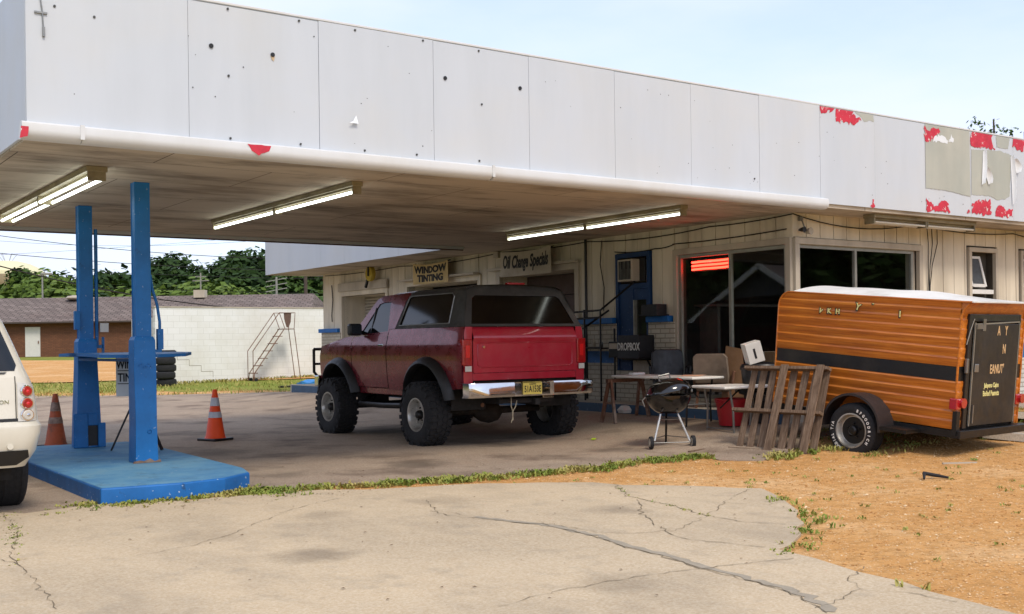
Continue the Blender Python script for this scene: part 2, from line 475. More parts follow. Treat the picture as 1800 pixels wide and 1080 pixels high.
def brickmat(name, c1, c2, mortar, bw_, rh, axis='X', ms=0.01, dirt='#8f8672', amt=0.5, bump=0.5, off=(0,0,0)):
    t = NT(name)
    sx = t.n('ShaderNodeSeparateXYZ'); t.l(t.tc, sx.inputs[0])
    cb = t.n('ShaderNodeCombineXYZ')
    t.l(sx.outputs['X' if axis == 'X' else 'Y'], cb.inputs['X']); t.l(sx.outputs['Z'], cb.inputs['Y'])
    b = t.n('ShaderNodeTexBrick')
    b.inputs['Scale'].default_value = 1; b.inputs['Brick Width'].default_value = bw_; b.inputs['Row Height'].default_value = rh
    b.inputs['Mortar Size'].default_value = ms; b.inputs['Mortar Smooth'].default_value = 0.3
    b.inputs['Color1'].default_value = lin(c1); b.inputs['Color2'].default_value = lin(c2); b.inputs['Mortar'].default_value = lin(mortar)
    t.l(cb.outputs[0], b.inputs['Vector'])
    n = t.noise(0.9, 7, 0.7)
    a = t.mix(t.ramp(n, [(0.42, 0.0), (0.75, amt)]), b.outputs['Color'], lin(dirt))
    t.color(a); t.set(rough=0.85, spec=0.2)
    t.bump(t.mix(0.2, t.ramp(b.outputs['Fac'], [(0, 1.0), (1, 0.0)]), t.noise(30, 4)), bump, 0.012)
    return t.m
M['wbrick_y'] = brickmat('white_brick_front', '#c4bcaa', '#bab29f', '#948b7a', 0.22, 0.075, 'Y')
M['wbrick_x'] = brickmat('white_brick_side', '#cfccc3', '#c4c0b5', '#9b968a', 0.22, 0.075, 'X')
M['block'] = brickmat('painted_block', '#e6e6e2', '#e2e2dd', '#cfcfc8', 0.4, 0.2, 'X', 0.006, '#c3bda8', 0.45, 0.15)
M['brown_brick'] = brickmat('brown_brick', '#6e4a38', '#7d553f', '#5a4438', 0.25, 0.09, 'X', 0.012, '#5a4033', 0.5)
def bluemat(name, c, chip='#27384a', amt=0.6, rough=0.55, white=0.25):
    t = NT(name)
    n = t.noise(3, 6, 0.65)
    cc = lin(c)
    a = t.ramp(n, [(0.3, tuple(x*0.7 for x in cc[:3])+(1,)), (0.7, cc)])
    k = t.noise(7, 7, 0.75)
    a = t.mix(t.ramp(k, [(0.62, 0.0), (0.68, amt)]), a, lin(chip))
    sp = t.noise(26, 3, 0.5)
    a = t.mix(t.ramp(sp, [(0.68, 0.0), (0.71, white)]), a, lin('#b9c4cc'))
    t.color(a); t.set(rough=rough, spec=0.4); t.bump(k, 0.2, 0.01)
    return t.m
M['blue'] = bluemat('blue_paint', '#1d6cb4')
M['blue_post'] = bluemat('blue_post_paint', '#1772b8', amt=0.5, rough=0.45, white=0.35)
t = NT('blue_island_top')
n = t.noise(1.6, 7, 0.7)
a = t.ramp(n, [(0.3, lin('#2f6c9c')), (0.55, lin('#5a8aa6')), (0.75, lin('#6f8fa0'))])
a = t.mix(t.ramp(t.noise(3.5, 7, 0.75), [(0.55, 0.0), (0.7, 0.7)]), a, lin('#39505f'))
a = t.mix(t.ramp(t.noise(22, 3, 0.6), [(0.68, 0.0), (0.73, 0.8)]), a, lin('#9db0b8'))
t.color(a); t.set(rough=0.75, spec=0.3); t.bump(n, 0.3, 0.02)
M['island_top'] = t.m
M['blue_dark'] = bluemat('blue_door_paint', '#0f3a68', amt=0.3)
M['dull_glass'] = simple('dusty_glass', '#3c3d3b', 0.5, var=0.1)
t = NT('window_glass')
t.t.nodes.remove(t.b)
tr = t.n('ShaderNodeBsdfTransparent'); tr.inputs[0].default_value = (0.8, 0.84, 0.84, 1)
gl = t.n('ShaderNodeBsdfGlossy'); gl.inputs['Roughness'].default_value = 0.02; gl.inputs[0].default_value = (0.9, 0.93, 0.95, 1)
lw = t.n('ShaderNodeLayerWeight'); lw.inputs['Blend'].default_value = 0.5
pw = t.n('ShaderNodeMath'); pw.operation = 'POWER'; pw.inputs[1].default_value = 4.0; t.l(lw.outputs['Facing'], pw.inputs[0])
ma = t.n('ShaderNodeMath'); ma.operation = 'MULTIPLY_ADD'; ma.inputs[1].default_value = 0.85; ma.inputs[2].default_value = 0.07; t.l(pw.outputs[0], ma.inputs[0])
mxs = t.n('ShaderNodeMixShader')
t.l(ma.outputs[0], mxs.inputs[0]); t.l(tr.outputs[0], mxs.inputs[1]); t.l(gl.outputs[0], mxs.inputs[2]); t.l(mxs.outputs[0], t.out.inputs['Surface'])
M['glass'] = t.m
M['alu'] = simple('window_aluminium', '#9a978c', 0.45, 0.6, var=0.15)
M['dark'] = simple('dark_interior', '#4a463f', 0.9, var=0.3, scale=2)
M['brown_door'] = simple('brown_bay_door', '#54423a', 0.7, var=0.2, scale=3)
M['roll'] = streaky('roll_door_paint', '#b3ab9a', '#857a68', 0.6, 0.5)
M['black'] = simple('black_paint', '#17171a', 0.5, var=0.2)
M['blackm'] = simple('black_metal', '#1b1a1a', 0.4, 0.3, var=0.2)
M['rubber'] = simple('rubber', '#1d1d1f', 0.85, var=0.2, scale=12)
M['chrome'] = simple('chrome', '#d8d8da', 0.1, 1.0, var=0.08, scale=5, rvar=0.05, bump=0)
M['steel'] = simple('steel', '#8d8c88', 0.4, 0.8, var=0.2)
M['white'] = simple('white_plastic', '#d8d6d0', 0.5, var=0.06)
M['rust'] = simple('rusty_steel', '#7a5540', 0.8, 0.2, var=0.3, scale=12, dirt='#9a8f84')
M['tube'] = emit('lit_tube', (0.93, 1.0, 0.93, 1), 3.2)
M['tube_off'] = simple('unlit_tube', '#cfc9b8', 0.35, var=0.05)
M['lampbody'] = simple('lamp_enamel', '#8f8468', 0.5, var=0.25, scale=5, dirt='#5e5138')
M['cable'] = simple('cable_black', '#161514', 0.7)

# ---------------------------------------------------------------- ground
def gridsheet(name, outline, mat, off, step=0.3, holes=(), skirt=0.0, jag=0.0, seed=1):
    rnd = random.Random(seed)
    if jag:
        pts = []
        n = len(outline)
        for i in range(n):
            a, b = Vector(outline[i]), Vector(outline[(i+1) % n])
            k = max(1, int((b-a).length/0.22))
            for j in range(k):
                p = a.lerp(b, j/k)
                if (b-a).length < 4: p = p + Vector((rnd.uniform(-jag, jag), rnd.uniform(-jag, jag)))
                pts.append(p)
        outline = pts
    mb = MB()
    f = lambda x, y: (x, y, gz(x, y)+off)
    if skirt: mb.sheet(outline, f, holes, step, skirt, (0, 0, 1))
    else: mb.sheet(outline, f, holes, step)
    o = mb.build(name, mat, smooth=30, fixn=bool(skirt))
    if not skirt:
        for p in o.data.polygons:
            pass
    return o
def axis(stops):
    o = []
    for (a, b, s) in stops:
        k = max(1, round((b-a)/s)); o += [a+(b-a)*i/k for i in range(k)]
    return o + [stops[-1][1]]
gx = axis([(-1500,-300,150),(-300,-60,30),(-60,-10,5),(-10,30,0.6),(30,90,4),(90,300,30),(300,1500,150)])
gy = axis([(-1500,-300,150),(-300,-60,30),(-60,-6,6),(-6,30,0.6),(30,100,3),(100,300,30),(300,1500,150)])
mb = MB()
def gbase(x, y):
    near = -12 < x < 26 and -8 < y < 27
    return gz(x, y) - (0.05 if near else 0.0)
mb.v = [(x, y, gbase(x, y)) for x in gx for y in gy]
ny = len(gy)
mb.f = [(i*ny+j, (i+1)*ny+j, (i+1)*ny+j+1, i*ny+j+1) for i in range(len(gx)-1) for j in range(ny-1)]
structure(mb.build('ground', M['lawn'], smooth=30))
EDGE = [(-11, 9.9), (2.3, 9.95), (2.55, 10.07), (3.47, 10.1), (4.4, 9.95), (5.47, 9.78), (6.7, 9.5), (7.36, 9.44), (8.3, 9.56), (9.4, 9.5), (9.2, 9.0), (9.45, 8.6), (10.2, 8.75), (11.2, 9.0), (12.5, 9.1), (14, 9.0), (18, 9.0), (24, 9.3)]
fore = EDGE + [(24, 10.3), (12.0, 10.3), (12.0, 25.6), (13.5, 26.0), (14.2, 27.0)]
bk = [camxy(r_, d_) for r_, d_ in ((-2.0, 29.6), (-6, 30.3), (-10, 29.5), (-14, 30.2), (-20, 29.8))]
fore += bk
fo = gridsheet('concrete_forecourt', fore, M['fore'], 0.012, 0.5, skirt=0.05)
structure(fo)
SLABP = SLAB + [(5.0, 2.0), (5.0, -6), (-9, -6), (-9, 9.85), (1.2, 9.85)]
SLABP = [p for p in SLABP]
structure(gridsheet('concrete_slab', SLABP, M['slab'], 0.02, 0.4, skirt=0.06, jag=0.035, seed=3))
structure(gridsheet('dirt_lot', [(1.3, 9.95), (3.2, 10.6), (9, 10.6), (12.4, 10.6), (25, 10.6), (25.5, -7.5), (3.0, -7.5), (3, 4), (1.3, 9)], M['dirt'], 0.0, 0.3))
# far dirt road strip between two bands of grass, and a worn gravel edge by the forecourt
road = [camxy(r_, 38+0.6*math.sin(r_*0.9)) for r_ in range(-26, -3)] + [camxy(r_, 67+0.8*math.sin(r_)) for r_ in range(-2, -44, -2)]
structure(gridsheet('dirt_road', road, M['dirt'], 0.03, 2.0))
edge = [camxy(r_, 29.4+0.3*math.sin(r_*1.7)) for r_ in range(-24, -1)] + [camxy(r_, 31.2+0.5*math.sin(r_*2.3)) for r_ in range(-2, -25, -1)]
structure(gridsheet('gravel_edge', edge, M['dirt'], 0.006, 0.8))

# cracks: thin ribbons lying on the slabs
rnd = random.Random(11)
mb = MB(); mbg = MB()
def ribbon(mb, pts, w0, w1, off, jag=0.03, step=0.06):
    P = []
    for a, b in zip(pts, pts[1:]):
        a, b = Vector(a), Vector(b)
        k = max(2, int((b-a).length/step))
        for j in range(k): P.append(a.lerp(b, j/k) + Vector((rnd.gauss(0, jag), rnd.gauss(0, jag))))
    vs = []; fs = []
    for i, p in enumerate(P):
        d = (P[min(i+1, len(P)-1)]-P[max(0, i-1)])
        if d.length < 1e-6: d = Vector((1, 0))
        d.normalize()
        n = Vector((-d.y, d.x)); w = rnd.uniform(w0, w1)/2
        for s_ in (-1, 1):
            q = p + n*w*s_
            vs.append((q.x, q.y, gz(q.x, q.y)+off))
    for i in range(len(P)-1): fs.append((2*i, 2*i+1, 2*i+3, 2*i+2))
    mb.add(vs, fs)
for i, cpts in enumerate(CRACKS):
    big = i in (0, 2, 4)
    ribbon(mb, cpts, 0.001, 0.013 if big else 0.008, 0.0245, 0.012)
o = mb.build('pavement_cracks', M['crack'], smooth=0, fixn=False); structure(o)
ribbon(mbg, [(4.75, 7.3), (4.98, 6.6), (4.96, 6.06), (4.88, 5.59), (4.86, 5.24), (4.78, 4.79), (4.76, 4.46), (4.72, 4.13), (4.58, 3.75), (4.45, 3.57)], 0.04, 0.085, 0.0225, 0.012)
structure(mbg.build('tar_seam', M['patch'], smooth=0, fixn=False))

# ---------------------------------------------------------------- service station
st_ = thing('service_station', 'white flat-roofed service station with a deep drive-through canopy and cream board walls', 'building', (0,0,0))
def cells(x0, x1, z0, z1, holes):
    xs = sorted({x0, x1, *[min(max(h[0], x0), x1) for h in holes], *[min(max(h[1], x0), x1) for h in holes]})
    zs = sorted({z0, z1, *[min(max(h[2], z0), z1) for h in holes], *[min(max(h[3], z0), z1) for h in holes]})
    out = []
    for a, b in zip(xs, xs[1:]):
        run = None
        for c, d in zip(zs, zs[1:]):
            m = ((a+b)/2, (c+d)/2)
            hit = any(h[0] < m[0] < h[1] and h[2] < m[1] < h[3] for h in holes)
            if hit:
                if run: out.append((a, b, *run)); run = None
            else: run = (run[0], d) if run else (c, d)
        if run: out.append((a, b, *run))
    return out
WX, WY = 12.15, 10.43          # outer faces of the two walls
holesL = [(10.53, 12.72, 0.5, 2.72), (13.42, 14.12, 0.9, 2.76), (15.3, 17.62, 0.3, 2.66), (18.4, 21.2, 0.3, 2.63), (22.2, 24.4, 0.3, 2.55)]
holesR = [(12.25, 15.02, 1.0, 2.72), (16.42, 17.10, 1.95, 2.76), (17.93, 18.61, 1.95, 2.76), (20.2, 21.1, 0.35, 2.4)]
# backing walls (dark grooves show between the boards)
b1 = MB(); b2 = MB(); b3 = MB(); b4 = MB()
for a, b, c, d in cells(WY+0.14, 25.5, 0.2, 3.16, holesL):
    b1.bx(WX+0.02, WX+0.16, a, b, c, d)
for a, b, c, d in cells(WX+0.02, 27.0, 0.2, 3.16, holesR):
    b2.bx(a, b, WY+0.02, WY+0.16, c, d)
b1.build('wall_backing', M['groove'], st_, smooth=0)
b2.build('wall_backing', M['groove'], st_, smooth=0)
BR = 1.68
def boards(lo, hi, z0, z1, holes, axis):
    mb = MB()
    rr = random.Random(5)
    x = lo
    while x < hi-0.02:
        x1 = min(hi, x+0.295)
        dpt = rr.uniform(0, 0.006)
        for a, b, c, d in cells(x+0.006, x1-0.006, z0, z1, holes):
            if axis == 'L': mb.bx(WX-dpt, WX+0.022, a, b, c, d)
            else: mb.bx(a, b, WY-dpt, WY+0.022, c, d)
        x = x1
    return mb
boards(WY, 25.5, BR+0.09, 3.155, [(h[0]-0.1, h[1]+0.1, h[2], h[3]+0.09) for h in holesL], 'L').build('board_siding', M['siding'], st_, smooth=0)
boards(WX-0.006, 27.0, BR+0.12, 3.155, [(h[0]-0.1, h[1]+0.1, h[2], h[3]+0.1) for h in holesR], 'R').build('board_siding', M['siding'], st_, smooth=0)
for a, b, c, d in cells(WY, 25.5, 0.15, BR, [(h[0]-0.05, h[1]+0.05, h[2], h[3]) for h in holesL]):
    b3.bx(WX-0.06, WX+0.02, a, b, c, d)
for a, b, c, d in cells(WX-0.06, 27.0, 0.15, BR, [(h[0]-0.05, h[1]+0.05, h[2], h[3]) for h in holesR]):
    if a >= WX: b4.bx(a, b, WY-0.05, WY+0.02, c, d)
b4.bx(WX-0.06, WX, WY-0.05, WY-0.0, 0.15, BR)
b3.build('brick_wainscot', M['wbrick_y'], st_, smooth=0)
b4.build('brick_wainscot', M['wbrick_x'], st_, smooth=0)
# blue ledge and blue painted band
mb = MB(); mc = MB()
for a, b in ((12.85, 13.37), (14.2, 15.2), (17.72, 18.3), (21.3, 22.1), (24.5, 25.56)):
    MB().bx(WX-0.12, WX-0.001, a, b, BR+0.002, BR+0.1).build('blue_ledge', M['blue'], st_, smooth=0, bevel=0.008)
    if a > 13.4: MB().bx(WX-0.063, WX-0.0605, a, b, 1.02, 1.22).build('blue_band', M['blue'], st_, smooth=0)
mb = MB(); mc = MB()
for a, b in ((WX+0.02, 12.1), (14.9, 27.0)):
    if b > a:
        mb.bx(a, b, WY-0.1, WY-0.001, BR+0.03, BR+0.12)
        mc.bx(a, b, WY-0.053, WY-0.0505, 1.02, 1.26)
mb.build('blue_ledge', M['blue'], st_, smooth=0, bevel=0.008)
mc.build('blue_band', M['blue'], st_, smooth=0)
# trims round the openings
def frameL(y0, y1, z0, z1, w, mat, name, x=WX-0.045, th=0.07, sill=True, parent=st_):
    mb = MB()
    mb.bx(x, x+th, y0-w, y1+w, z1, z1+w)
    mb.bx(x+0.002, x+th, y0-w, y0, z0, z1)
    mb.bx(x+0.002, x+th, y1, y1+w, z0, z1)
    if sill: mb.bx(x-0.01, x+th, y0, y1, z0-w*0.4, z0)
    return mb.build(name, mat, parent, smooth=0, bevel=0.004)
def frameR(x0, x1, z0, z1, w, mat, name, y=WY-0.045, th=0.07, sill=True, parent=st_):
    mb = MB()
    mb.bx(x0-w, x1+w, y, y+th, z1, z1+w)
    mb.bx(x0-w, x0, y+0.002, y+th, z0, z1)
    mb.bx(x1, x1+w, y+0.002, y+th, z0, z1)
    if sill: mb.bx(x0, x1, y-0.01, y+th, z0-w*0.4, z0)
    return mb.build(name, mat, parent, smooth=0, bevel=0.004)
# left shop window: two tall panes
def grp(name, parent=st_):
    o = bpy.data.objects.new(name, None); C.objects.link(o); o.parent = parent; return o
w = grp('shop_window')
frameL(10.53, 12.72, 0.5, 2.72, 0.09, M['trim'], 'frame', parent=w)
mb = MB()
for y in (10.56, 11.63, 12.69): mb.bx(WX+0.0, WX+0.05, y-0.025, y+0.025, 0.5, 2.72)
for z in (0.53, 2.69): mb.bx(WX+0.002, WX+0.048, 10.585, 11.605, z-0.025, z+0.025); mb.bx(WX+0.002, WX+0.048, 11.655, 12.665, z-0.025, z+0.025)
mb.build('mullion', M['alu'], w, smooth=0)
for a, b in ((10.585, 11.605), (11.655, 12.665)):
    MB().add([(WX+0.022, a, 0.555), (WX+0.022, b, 0.555), (WX+0.022, b, 2.665), (WX+0.022, a, 2.665)], [(0, 3, 2, 1)]).build('pane', M['glass'], w, smooth=0, fixn=False)
w = grp('shop_window')
frameR(12.25, 15.02, 1.0, 2.72, 0.09, M['trim'], 'frame', parent=w)
mb = MB()
for x in (12.28, 13.53, 14.89): mb.bx(x-0.025, x+0.025, WY+0.0, WY+0.05, 1.0, 2.72)
mb.bx(12.305, 13.505, WY+0.002, WY+0.048, 2.67, 2.72); mb.bx(13.555, 14.865, WY+0.002, WY+0.048, 2.67, 2.72)
mb.build('mullion', M['alu'], w, smooth=0)
for a, b in ((12.305, 13.505), (13.555, 14.865)):
    MB().add([(a, WY+0.022, 1.05), (b, WY+0.022, 1.05), (b, WY+0.022, 2.67), (a, WY+0.022, 2.67)], [(0, 1, 2, 3)]).build('pane', M['glass'], w, smooth=0, fixn=False)
MB().bx(14.915, 15.02, WY+0.05, WY+0.14, 1.0, 2.72).build('reveal_panel', M['trim'], w, smooth=0)
# two small awning windows in the side wall
for x0, x1 in ((16.42, 17.10), (17.93, 18.61)):
    w = grp('small_window')
    frameR(x0, x1, 1.95, 2.76, 0.07, M['trim'], 'frame', parent=w)
    mb = MB()
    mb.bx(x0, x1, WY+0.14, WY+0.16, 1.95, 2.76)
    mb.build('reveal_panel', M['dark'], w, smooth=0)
    mb = MB()                                    # tilted open sash
    mb.bar((x0+0.02, WY+0.10, 2.70), (x0+0.02, WY-0.02, 2.2), 0.05, 0.03); mb.bar((x0+0.40, WY+0.10, 2.70), (x0+0.40, WY-0.02, 2.2), 0.05, 0.03)
    mb.bar((x0+0.04, WY-0.01, 2.215), (x0+0.38, WY-0.01, 2.215), 0.05); mb.bar((x0+0.04, WY+0.095, 2.68), (x0+0.38, WY+0.095, 2.68), 0.04)
    mb.bx(x0, x0+0.62, WY-0.03, WY+0.1, 2.08, 2.15)
    mb.build('sash', M['white'], w, smooth=0)
    MB().sheet([(x0+0.04, 0), (x0+0.38, 0), (x0+0.38, 1), (x0+0.04, 1)], lambda a, b: (a, WY+0.085-0.1*b, 2.66-0.44*b), (), 0.4).build('pane', M['dull_glass'], w, smooth=0)
# side door far along the right wall
dw = grp('door')
frameR(20.2, 21.1, 0.35, 2.4, 0.08, M['trim'], 'frame', parent=dw)
MB().bx(20.2, 21.1, WY+0.03, WY+0.07, 0.35, 2.4).build('leaf', M['trim'], dw, smooth=0)
MB().cyl((20.3, WY+0.03, 1.4), (20.3, WY-0.03, 1.4), 0.03).build('handle', M['steel'], dw)
# blue surround: door panel, tall glass and an opening above for the cooler
dw = grp('door')
frameL(13.42, 14.12, 0.3, 2.76, 0.075, M['blue_dark'], 'frame', sill=False, parent=dw)
mb = MB()
mb.bx(WX-0.02, WX+0.05, 13.77, 14.12, 0.3, 2.24)
mb.bx(WX-0.03, WX+0.05, 13.42, 14.12, 2.241, 2.33)
mb.bx(WX-0.01, WX+0.05, 13.42, 13.769, 2.06, 2.24)
mb.bx(WX-0.012, WX+0.05, 13.42, 13.469, 1.2, 2.06)
mb.build('leaf', M['blue_dark'], dw, smooth=0, bevel=0.004)
MB().bx(WX-0.055, WX-0.021, 13.80, 14.08, 0.45, 1.05).build('kick_panel', M['blue_dark'], dw, smooth=0, bevel=0.01)
MB().add([(WX+0.012, 13.469, 1.2), (WX+0.012, 13.769, 1.2), (WX+0.012, 13.769, 2.06), (WX+0.012, 13.469, 2.06)], [(0, 3, 2, 1)]).build('pane', M['glass'], dw, smooth=0, fixn=False)
MB().bx(WX-0.03, WX+0.03, 13.74, 13.769, 1.2, 2.06).build('glazing_bar', M['alu'], dw, smooth=0)
mb = MB()
for k in range(7): mb.bx(WX-0.05+0.002*(k % 2), WX+0.04, 13.37+k*0.057, 13.422+k*0.057, 0.3, 1.2)
mb.build('board_panel', M['trim'], dw, smooth=0)
# garage bays
for i, (y0, y1, z1) in enumerate(((15.3, 17.62, 2.66), (18.4, 21.2, 2.63), (22.2, 24.4, 2.55))):
    bay = grp('garage_bay')
    frameL(y0, y1, 0.35, z1, 0.11, M['siding'] if i else M['trim'], 'frame', sill=False, parent=bay)
    mb = MB()
    mb.bx(WX+0.025, WX+0.62, y0-0.012, y0, 0.35, z1); mb.bx(WX+0.025, WX+0.62, y1, y1+0.012, 0.35, z1); mb.bx(WX+0.025, WX+0.62, y0, y1, z1, z1+0.012)
    mb.build('reveal_panel', M['siding'], bay, smooth=0)
    mb = MB()
    x = WX+0.62
    if i == 2:
        z = 0.35
        while z < z1:
            mb.lathe([(0.034, y0+0.01), (0.034, y1-0.01)], (x, 0, z+0.036), 'Y', 10, cap=True); z += 0.075
        mb.bx(x+0.012, x+0.03, y0, y1, 0.35, z1)
        mb.build('roller_door', M['roll'], bay, smooth=40)
    elif i == 0:
        for z in range(6): mb.bx(x, x+0.04, y0, y1, 0.35+z*0.385, 0.35+z*0.385+0.375)
        mb.build('panel_door', M['brown_door'], bay, smooth=0, bevel=0.01)
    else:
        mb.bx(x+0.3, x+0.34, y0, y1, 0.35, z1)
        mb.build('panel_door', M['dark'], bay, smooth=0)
MB().bx(WX-0.09, WX-0.046, 22.05, 24.5, 2.661, 2.86).build('bay_pelmet', M['trim'], st_, smooth=0, bevel=0.005)
MB().bx(WX-0.2, WX-0.046, 18.3, 21.35, 2.741, 2.78).build('drip_ledge', M['trim'], st_, smooth=0)
MB().bx(WX-0.14, WX-0.046, 15.15, 17.9, 2.771, 2.82).build('drip_ledge', M['trim'], st_, smooth=0)
# far end wall, back wall, inner room
mb = MB()
mb.bx(WX+0.17, 26.99, 25.34, 25.5, 0.2, 3.16); mb.bx(26.84, 27.0, WY+0.17, 25.33, 0.2, 3.16)
mb.build('end_wall', M['wbrick_x'], st_, smooth=0)
mb = MB()
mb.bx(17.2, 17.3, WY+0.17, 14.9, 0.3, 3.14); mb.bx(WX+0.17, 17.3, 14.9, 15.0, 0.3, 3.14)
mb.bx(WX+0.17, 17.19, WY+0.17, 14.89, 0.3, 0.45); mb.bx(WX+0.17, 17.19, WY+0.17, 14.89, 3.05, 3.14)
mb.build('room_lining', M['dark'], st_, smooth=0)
# soffit, roof deck and fascia
mb = MB()
mb.bx(2.03, 12.0, 9.78, 17.1, 3.15, 3.2)
mb.bx(12.001, 27.0, 9.78, 11.0, 3.152, 3.2)
mb.bx(10.98, 12.3, 17.101, 26.27, 3.15, 3.2)
mb.bx(12.001, 12.3, 11.0, 17.1, 3.151, 3.2)
mb.build('soffit', M['soffit'], st_, smooth=0)
mb = MB(); mb.bx(2.04, 27.5, 9.79, 17.09, 3.3, 3.4); mb.bx(10.99, 27.5, 17.091, 26.25, 3.3, 3.4); mb.bx(12.3, 27, 11, 26.2, 3.161, 3.29)
mb.build('roof', M['grey_peel'], st_, smooth=0)
seams = [2.0, 3.36, 4.63, 5.91, 7.12, 8.34, 9.55, 10.75, 11.93, 13.09, 14.25, 15.4, 16.56, 17.75, 18.95, 20.15, 21.35, 22.55, 23.75, 24.95, 26.15, 27.5]
rr = random.Random(2)
for a, b in zip(seams, seams[1:]):
    f_ = MB().bx(a+0.0018, b-0.0018, 9.75-rr.uniform(0, 0.004), 9.779, 3.2 if a > 11.9 else 3.215, 4.5+rr.uniform(-0.006, 0.006)).build('fascia_panel', M['fascia'], st_, smooth=0, bevel=0.002)
yy = [9.78, 11.0, 12.2, 13.4, 14.6, 15.8, 17.0]
for a, b in zip(yy, yy[1:]): MB().bx(2.0, 2.029, a+0.003, b-0.003, 3.17, 4.5).build('fascia_panel', M['fascia'], st_, smooth=0)
for a, b in ((2.04, 4.4), (4.4, 6.8), (6.8, 9.2), (9.2, 10.98)): MB().bx(a, b-0.004, 17.1, 17.13, 3.1, 4.5).build('fascia_panel', M['fascia'], st_, smooth=0)
yy = [17.14, 18.3, 19.5, 20.7, 21.9, 23.1, 24.7, 26.28]
for a, b in zip(yy, yy[1:]): MB().bx(10.95, 10.979, a+0.003, b-0.003, 3.15, 4.5).build('fascia_panel', M['fascia'], st_, smooth=0)
MB().bx(10.98, 27.5, 26.281, 26.31, 3.15, 4.5).build('fascia_panel', M['fascia'], st_, smooth=0)
MB().bx(2.0, 10.98, 17.131, 17.16, 3.08, 3.16).build('edge_trim', simple('brown_trim', '#5b4741', 0.7), st_, smooth=0)
mb = MB(); mb.bx(1.985, 27.5, 9.744, 9.80, 4.507, 4.53); mb.build('coping', M['gutter'], st_, smooth=0, bevel=0.004)
prof = [(9.748, 3.262), (9.69, 3.258), (9.672, 3.245), (9.665, 3.19), (9.672, 3.155), (9.70, 3.127), (9.74, 3.115), (9.80, 3.118), (9.81, 3.149)]
def gutter(x0, x1):
    mb = MB(); n = len(prof)
    mb.v = [(x0, y, z) for y, z in prof]+[(x1, y, z) for y, z in prof]
    mb.f = [(i, (i+1) % n, n+(i+1) % n, n+i) for i in range(n)] + [tuple(range(n)), tuple(range(n, 2*n))[::-1]]
    return mb.build('gutter', M['gutter'], st_, smooth=40)
gutter(1.95, 2.42); gutter(2.425, 6.58); gutter(6.6, 12.0)
mb = MB(); mb.bx(2.405, 2.44, 9.659, 9.675, 3.14, 3.262); mb.bx(6.575, 6.605, 9.659, 9.675, 3.14, 3.262); mb.build('gutter_strap', M['gutter'], st_, smooth=0)
def peel(L, y, mat, jag=0.022, seed=0, name='peeled_patch'):
    rr = random.Random(seed)
    for k, poly in enumerate(L):
        pts = []
        n = len(poly)
        for i in range(n):
            a, b = Vector(poly[i]), Vector(poly[(i+1) % n])
            a.y = min(a.y, 4.497); b.y = min(b.y, 4.497)
            m = max(1, int((b-a).length/0.03))
            straight = abs(a.x-b.x) < 0.05 and (b-a).length > 0.5
            for j in range(m):
                p = a.lerp(b, j/m)
                if j and not straight and p.y < 4.49: p += Vector((rr.uniform(-jag, jag), rr.uniform(-jag, jag)))
                p.y = min(p.y, 4.497)
                pts.append(p)
        try: MB().sheet(pts, lambda a, b: (a, y, b), (), 0.15, 0.0012, (0, -1, 0)).build(name, mat, st_, smooth=0)
        except Exception as e: print('peel', e)
peel(GREY, 9.7435, M['grey_peel'], 0.008, 1)
peel(RED, 9.742, M['red_peel'], 0.03, 2)
peel(WHT, 9.7405, M['white_peel'], 0.02, 3)
peel([[(4.14, 4.10), (4.18, 4.10), (4.178, 4.075), (4.168, 4.05), (4.15, 4.07)]], 9.7435, simple('rust_run', '#c9b08c', 0.8), 0.003, 8, 'rust_run')
peel(GUTRED, 9.6635, M['red_peel'], 0.004, 4)
# curling torn sheets on the bare panels
for (x0, z0, x1, z1, w_) in ((15.72, 4.22, 15.66, 3.7, 0.05), (15.74, 3.95, 15.84, 3.72, 0.09), (16.47, 4.2, 16.5, 3.45, 0.05), (16.52, 4.15, 16.62, 3.95, 0.12)):
    MB().sheet([(0, 0), (1, 0), (1, 1), (0, 1)], lambda a, b: (x0+(x1-x0)*b+w_*a*(0.4+0.6*math.sin(b*3.1)), 9.738-0.05*a*a-0.01*b, z0+(z1-z0)*b+0.03*a), (), 0.25).build('torn_flap', M['white_peel'], st_, smooth=30)
MB().sheet([(0, 0), (1, 0), (0.9, 1), (0.45, 0.25)], lambda a, b: (4.93+0.10*a, 9.742-0.03*(1-b), 3.55+0.085*b), (), 0.3).build('torn_flap', M['white_peel'], st_, smooth=30)
for x, z in BOLTBIG: MB().cyl((x, 9.746, z), (x, 9.738, z), 0.021, seg=12).build('bolt_hole', M['black'], st_)
bm_ = simple('dull_bolt', '#4a4a48', 0.6, 0.4)
for x, z in BOLTS:
    if z < 4.49: MB().cyl((x, 9.746, z), (x, 9.738, z), 0.011, seg=8).build('bolt', bm_, st_)
rr = random.Random(9)
mb = MB()
for k in range(60):
    x = rr.uniform(2.2, 16); z = rr.uniform(3.35, 4.4); mb.cyl((x, 9.7465, z), (x, 9.7445, z), rr.uniform(0.003, 0.007), seg=6)
tag(mb.build('specks', bm_, st_), None, None, kind='stuff')
MB().tube([(2.09, 9.735, 4.5), (2.13, 9.735, 4.2), (2.14, 9.735, 4.02)], 0.006).bx(2.07, 2.17, 9.73, 9.745, 4.17, 4.185).bx(2.13, 2.15, 9.725, 9.745, 3.98, 4.06).build('antenna_lead', M['steel'], st_)
# raised walk along the shop front
mb = MB()
mb.bx(11.45, 12.08, 10.0, 26.0, 0.0, 0.40)
mb.build('walkway', M['walk'], st_, smooth=0, bevel=0.02)
mb = MB(); mb.bx(11.445, 11.449, 10.0, 25.9, 0.15, 0.39); mb.build('kerb_paint', bluemat('faded_blue', '#3f5a74', amt=0.7), st_, smooth=0)
MB().bx(14.6, 24, 9.6, 10.37, 0.1, 0.40).build('walkway', M['walk'], st_, smooth=0, bevel=0.02)
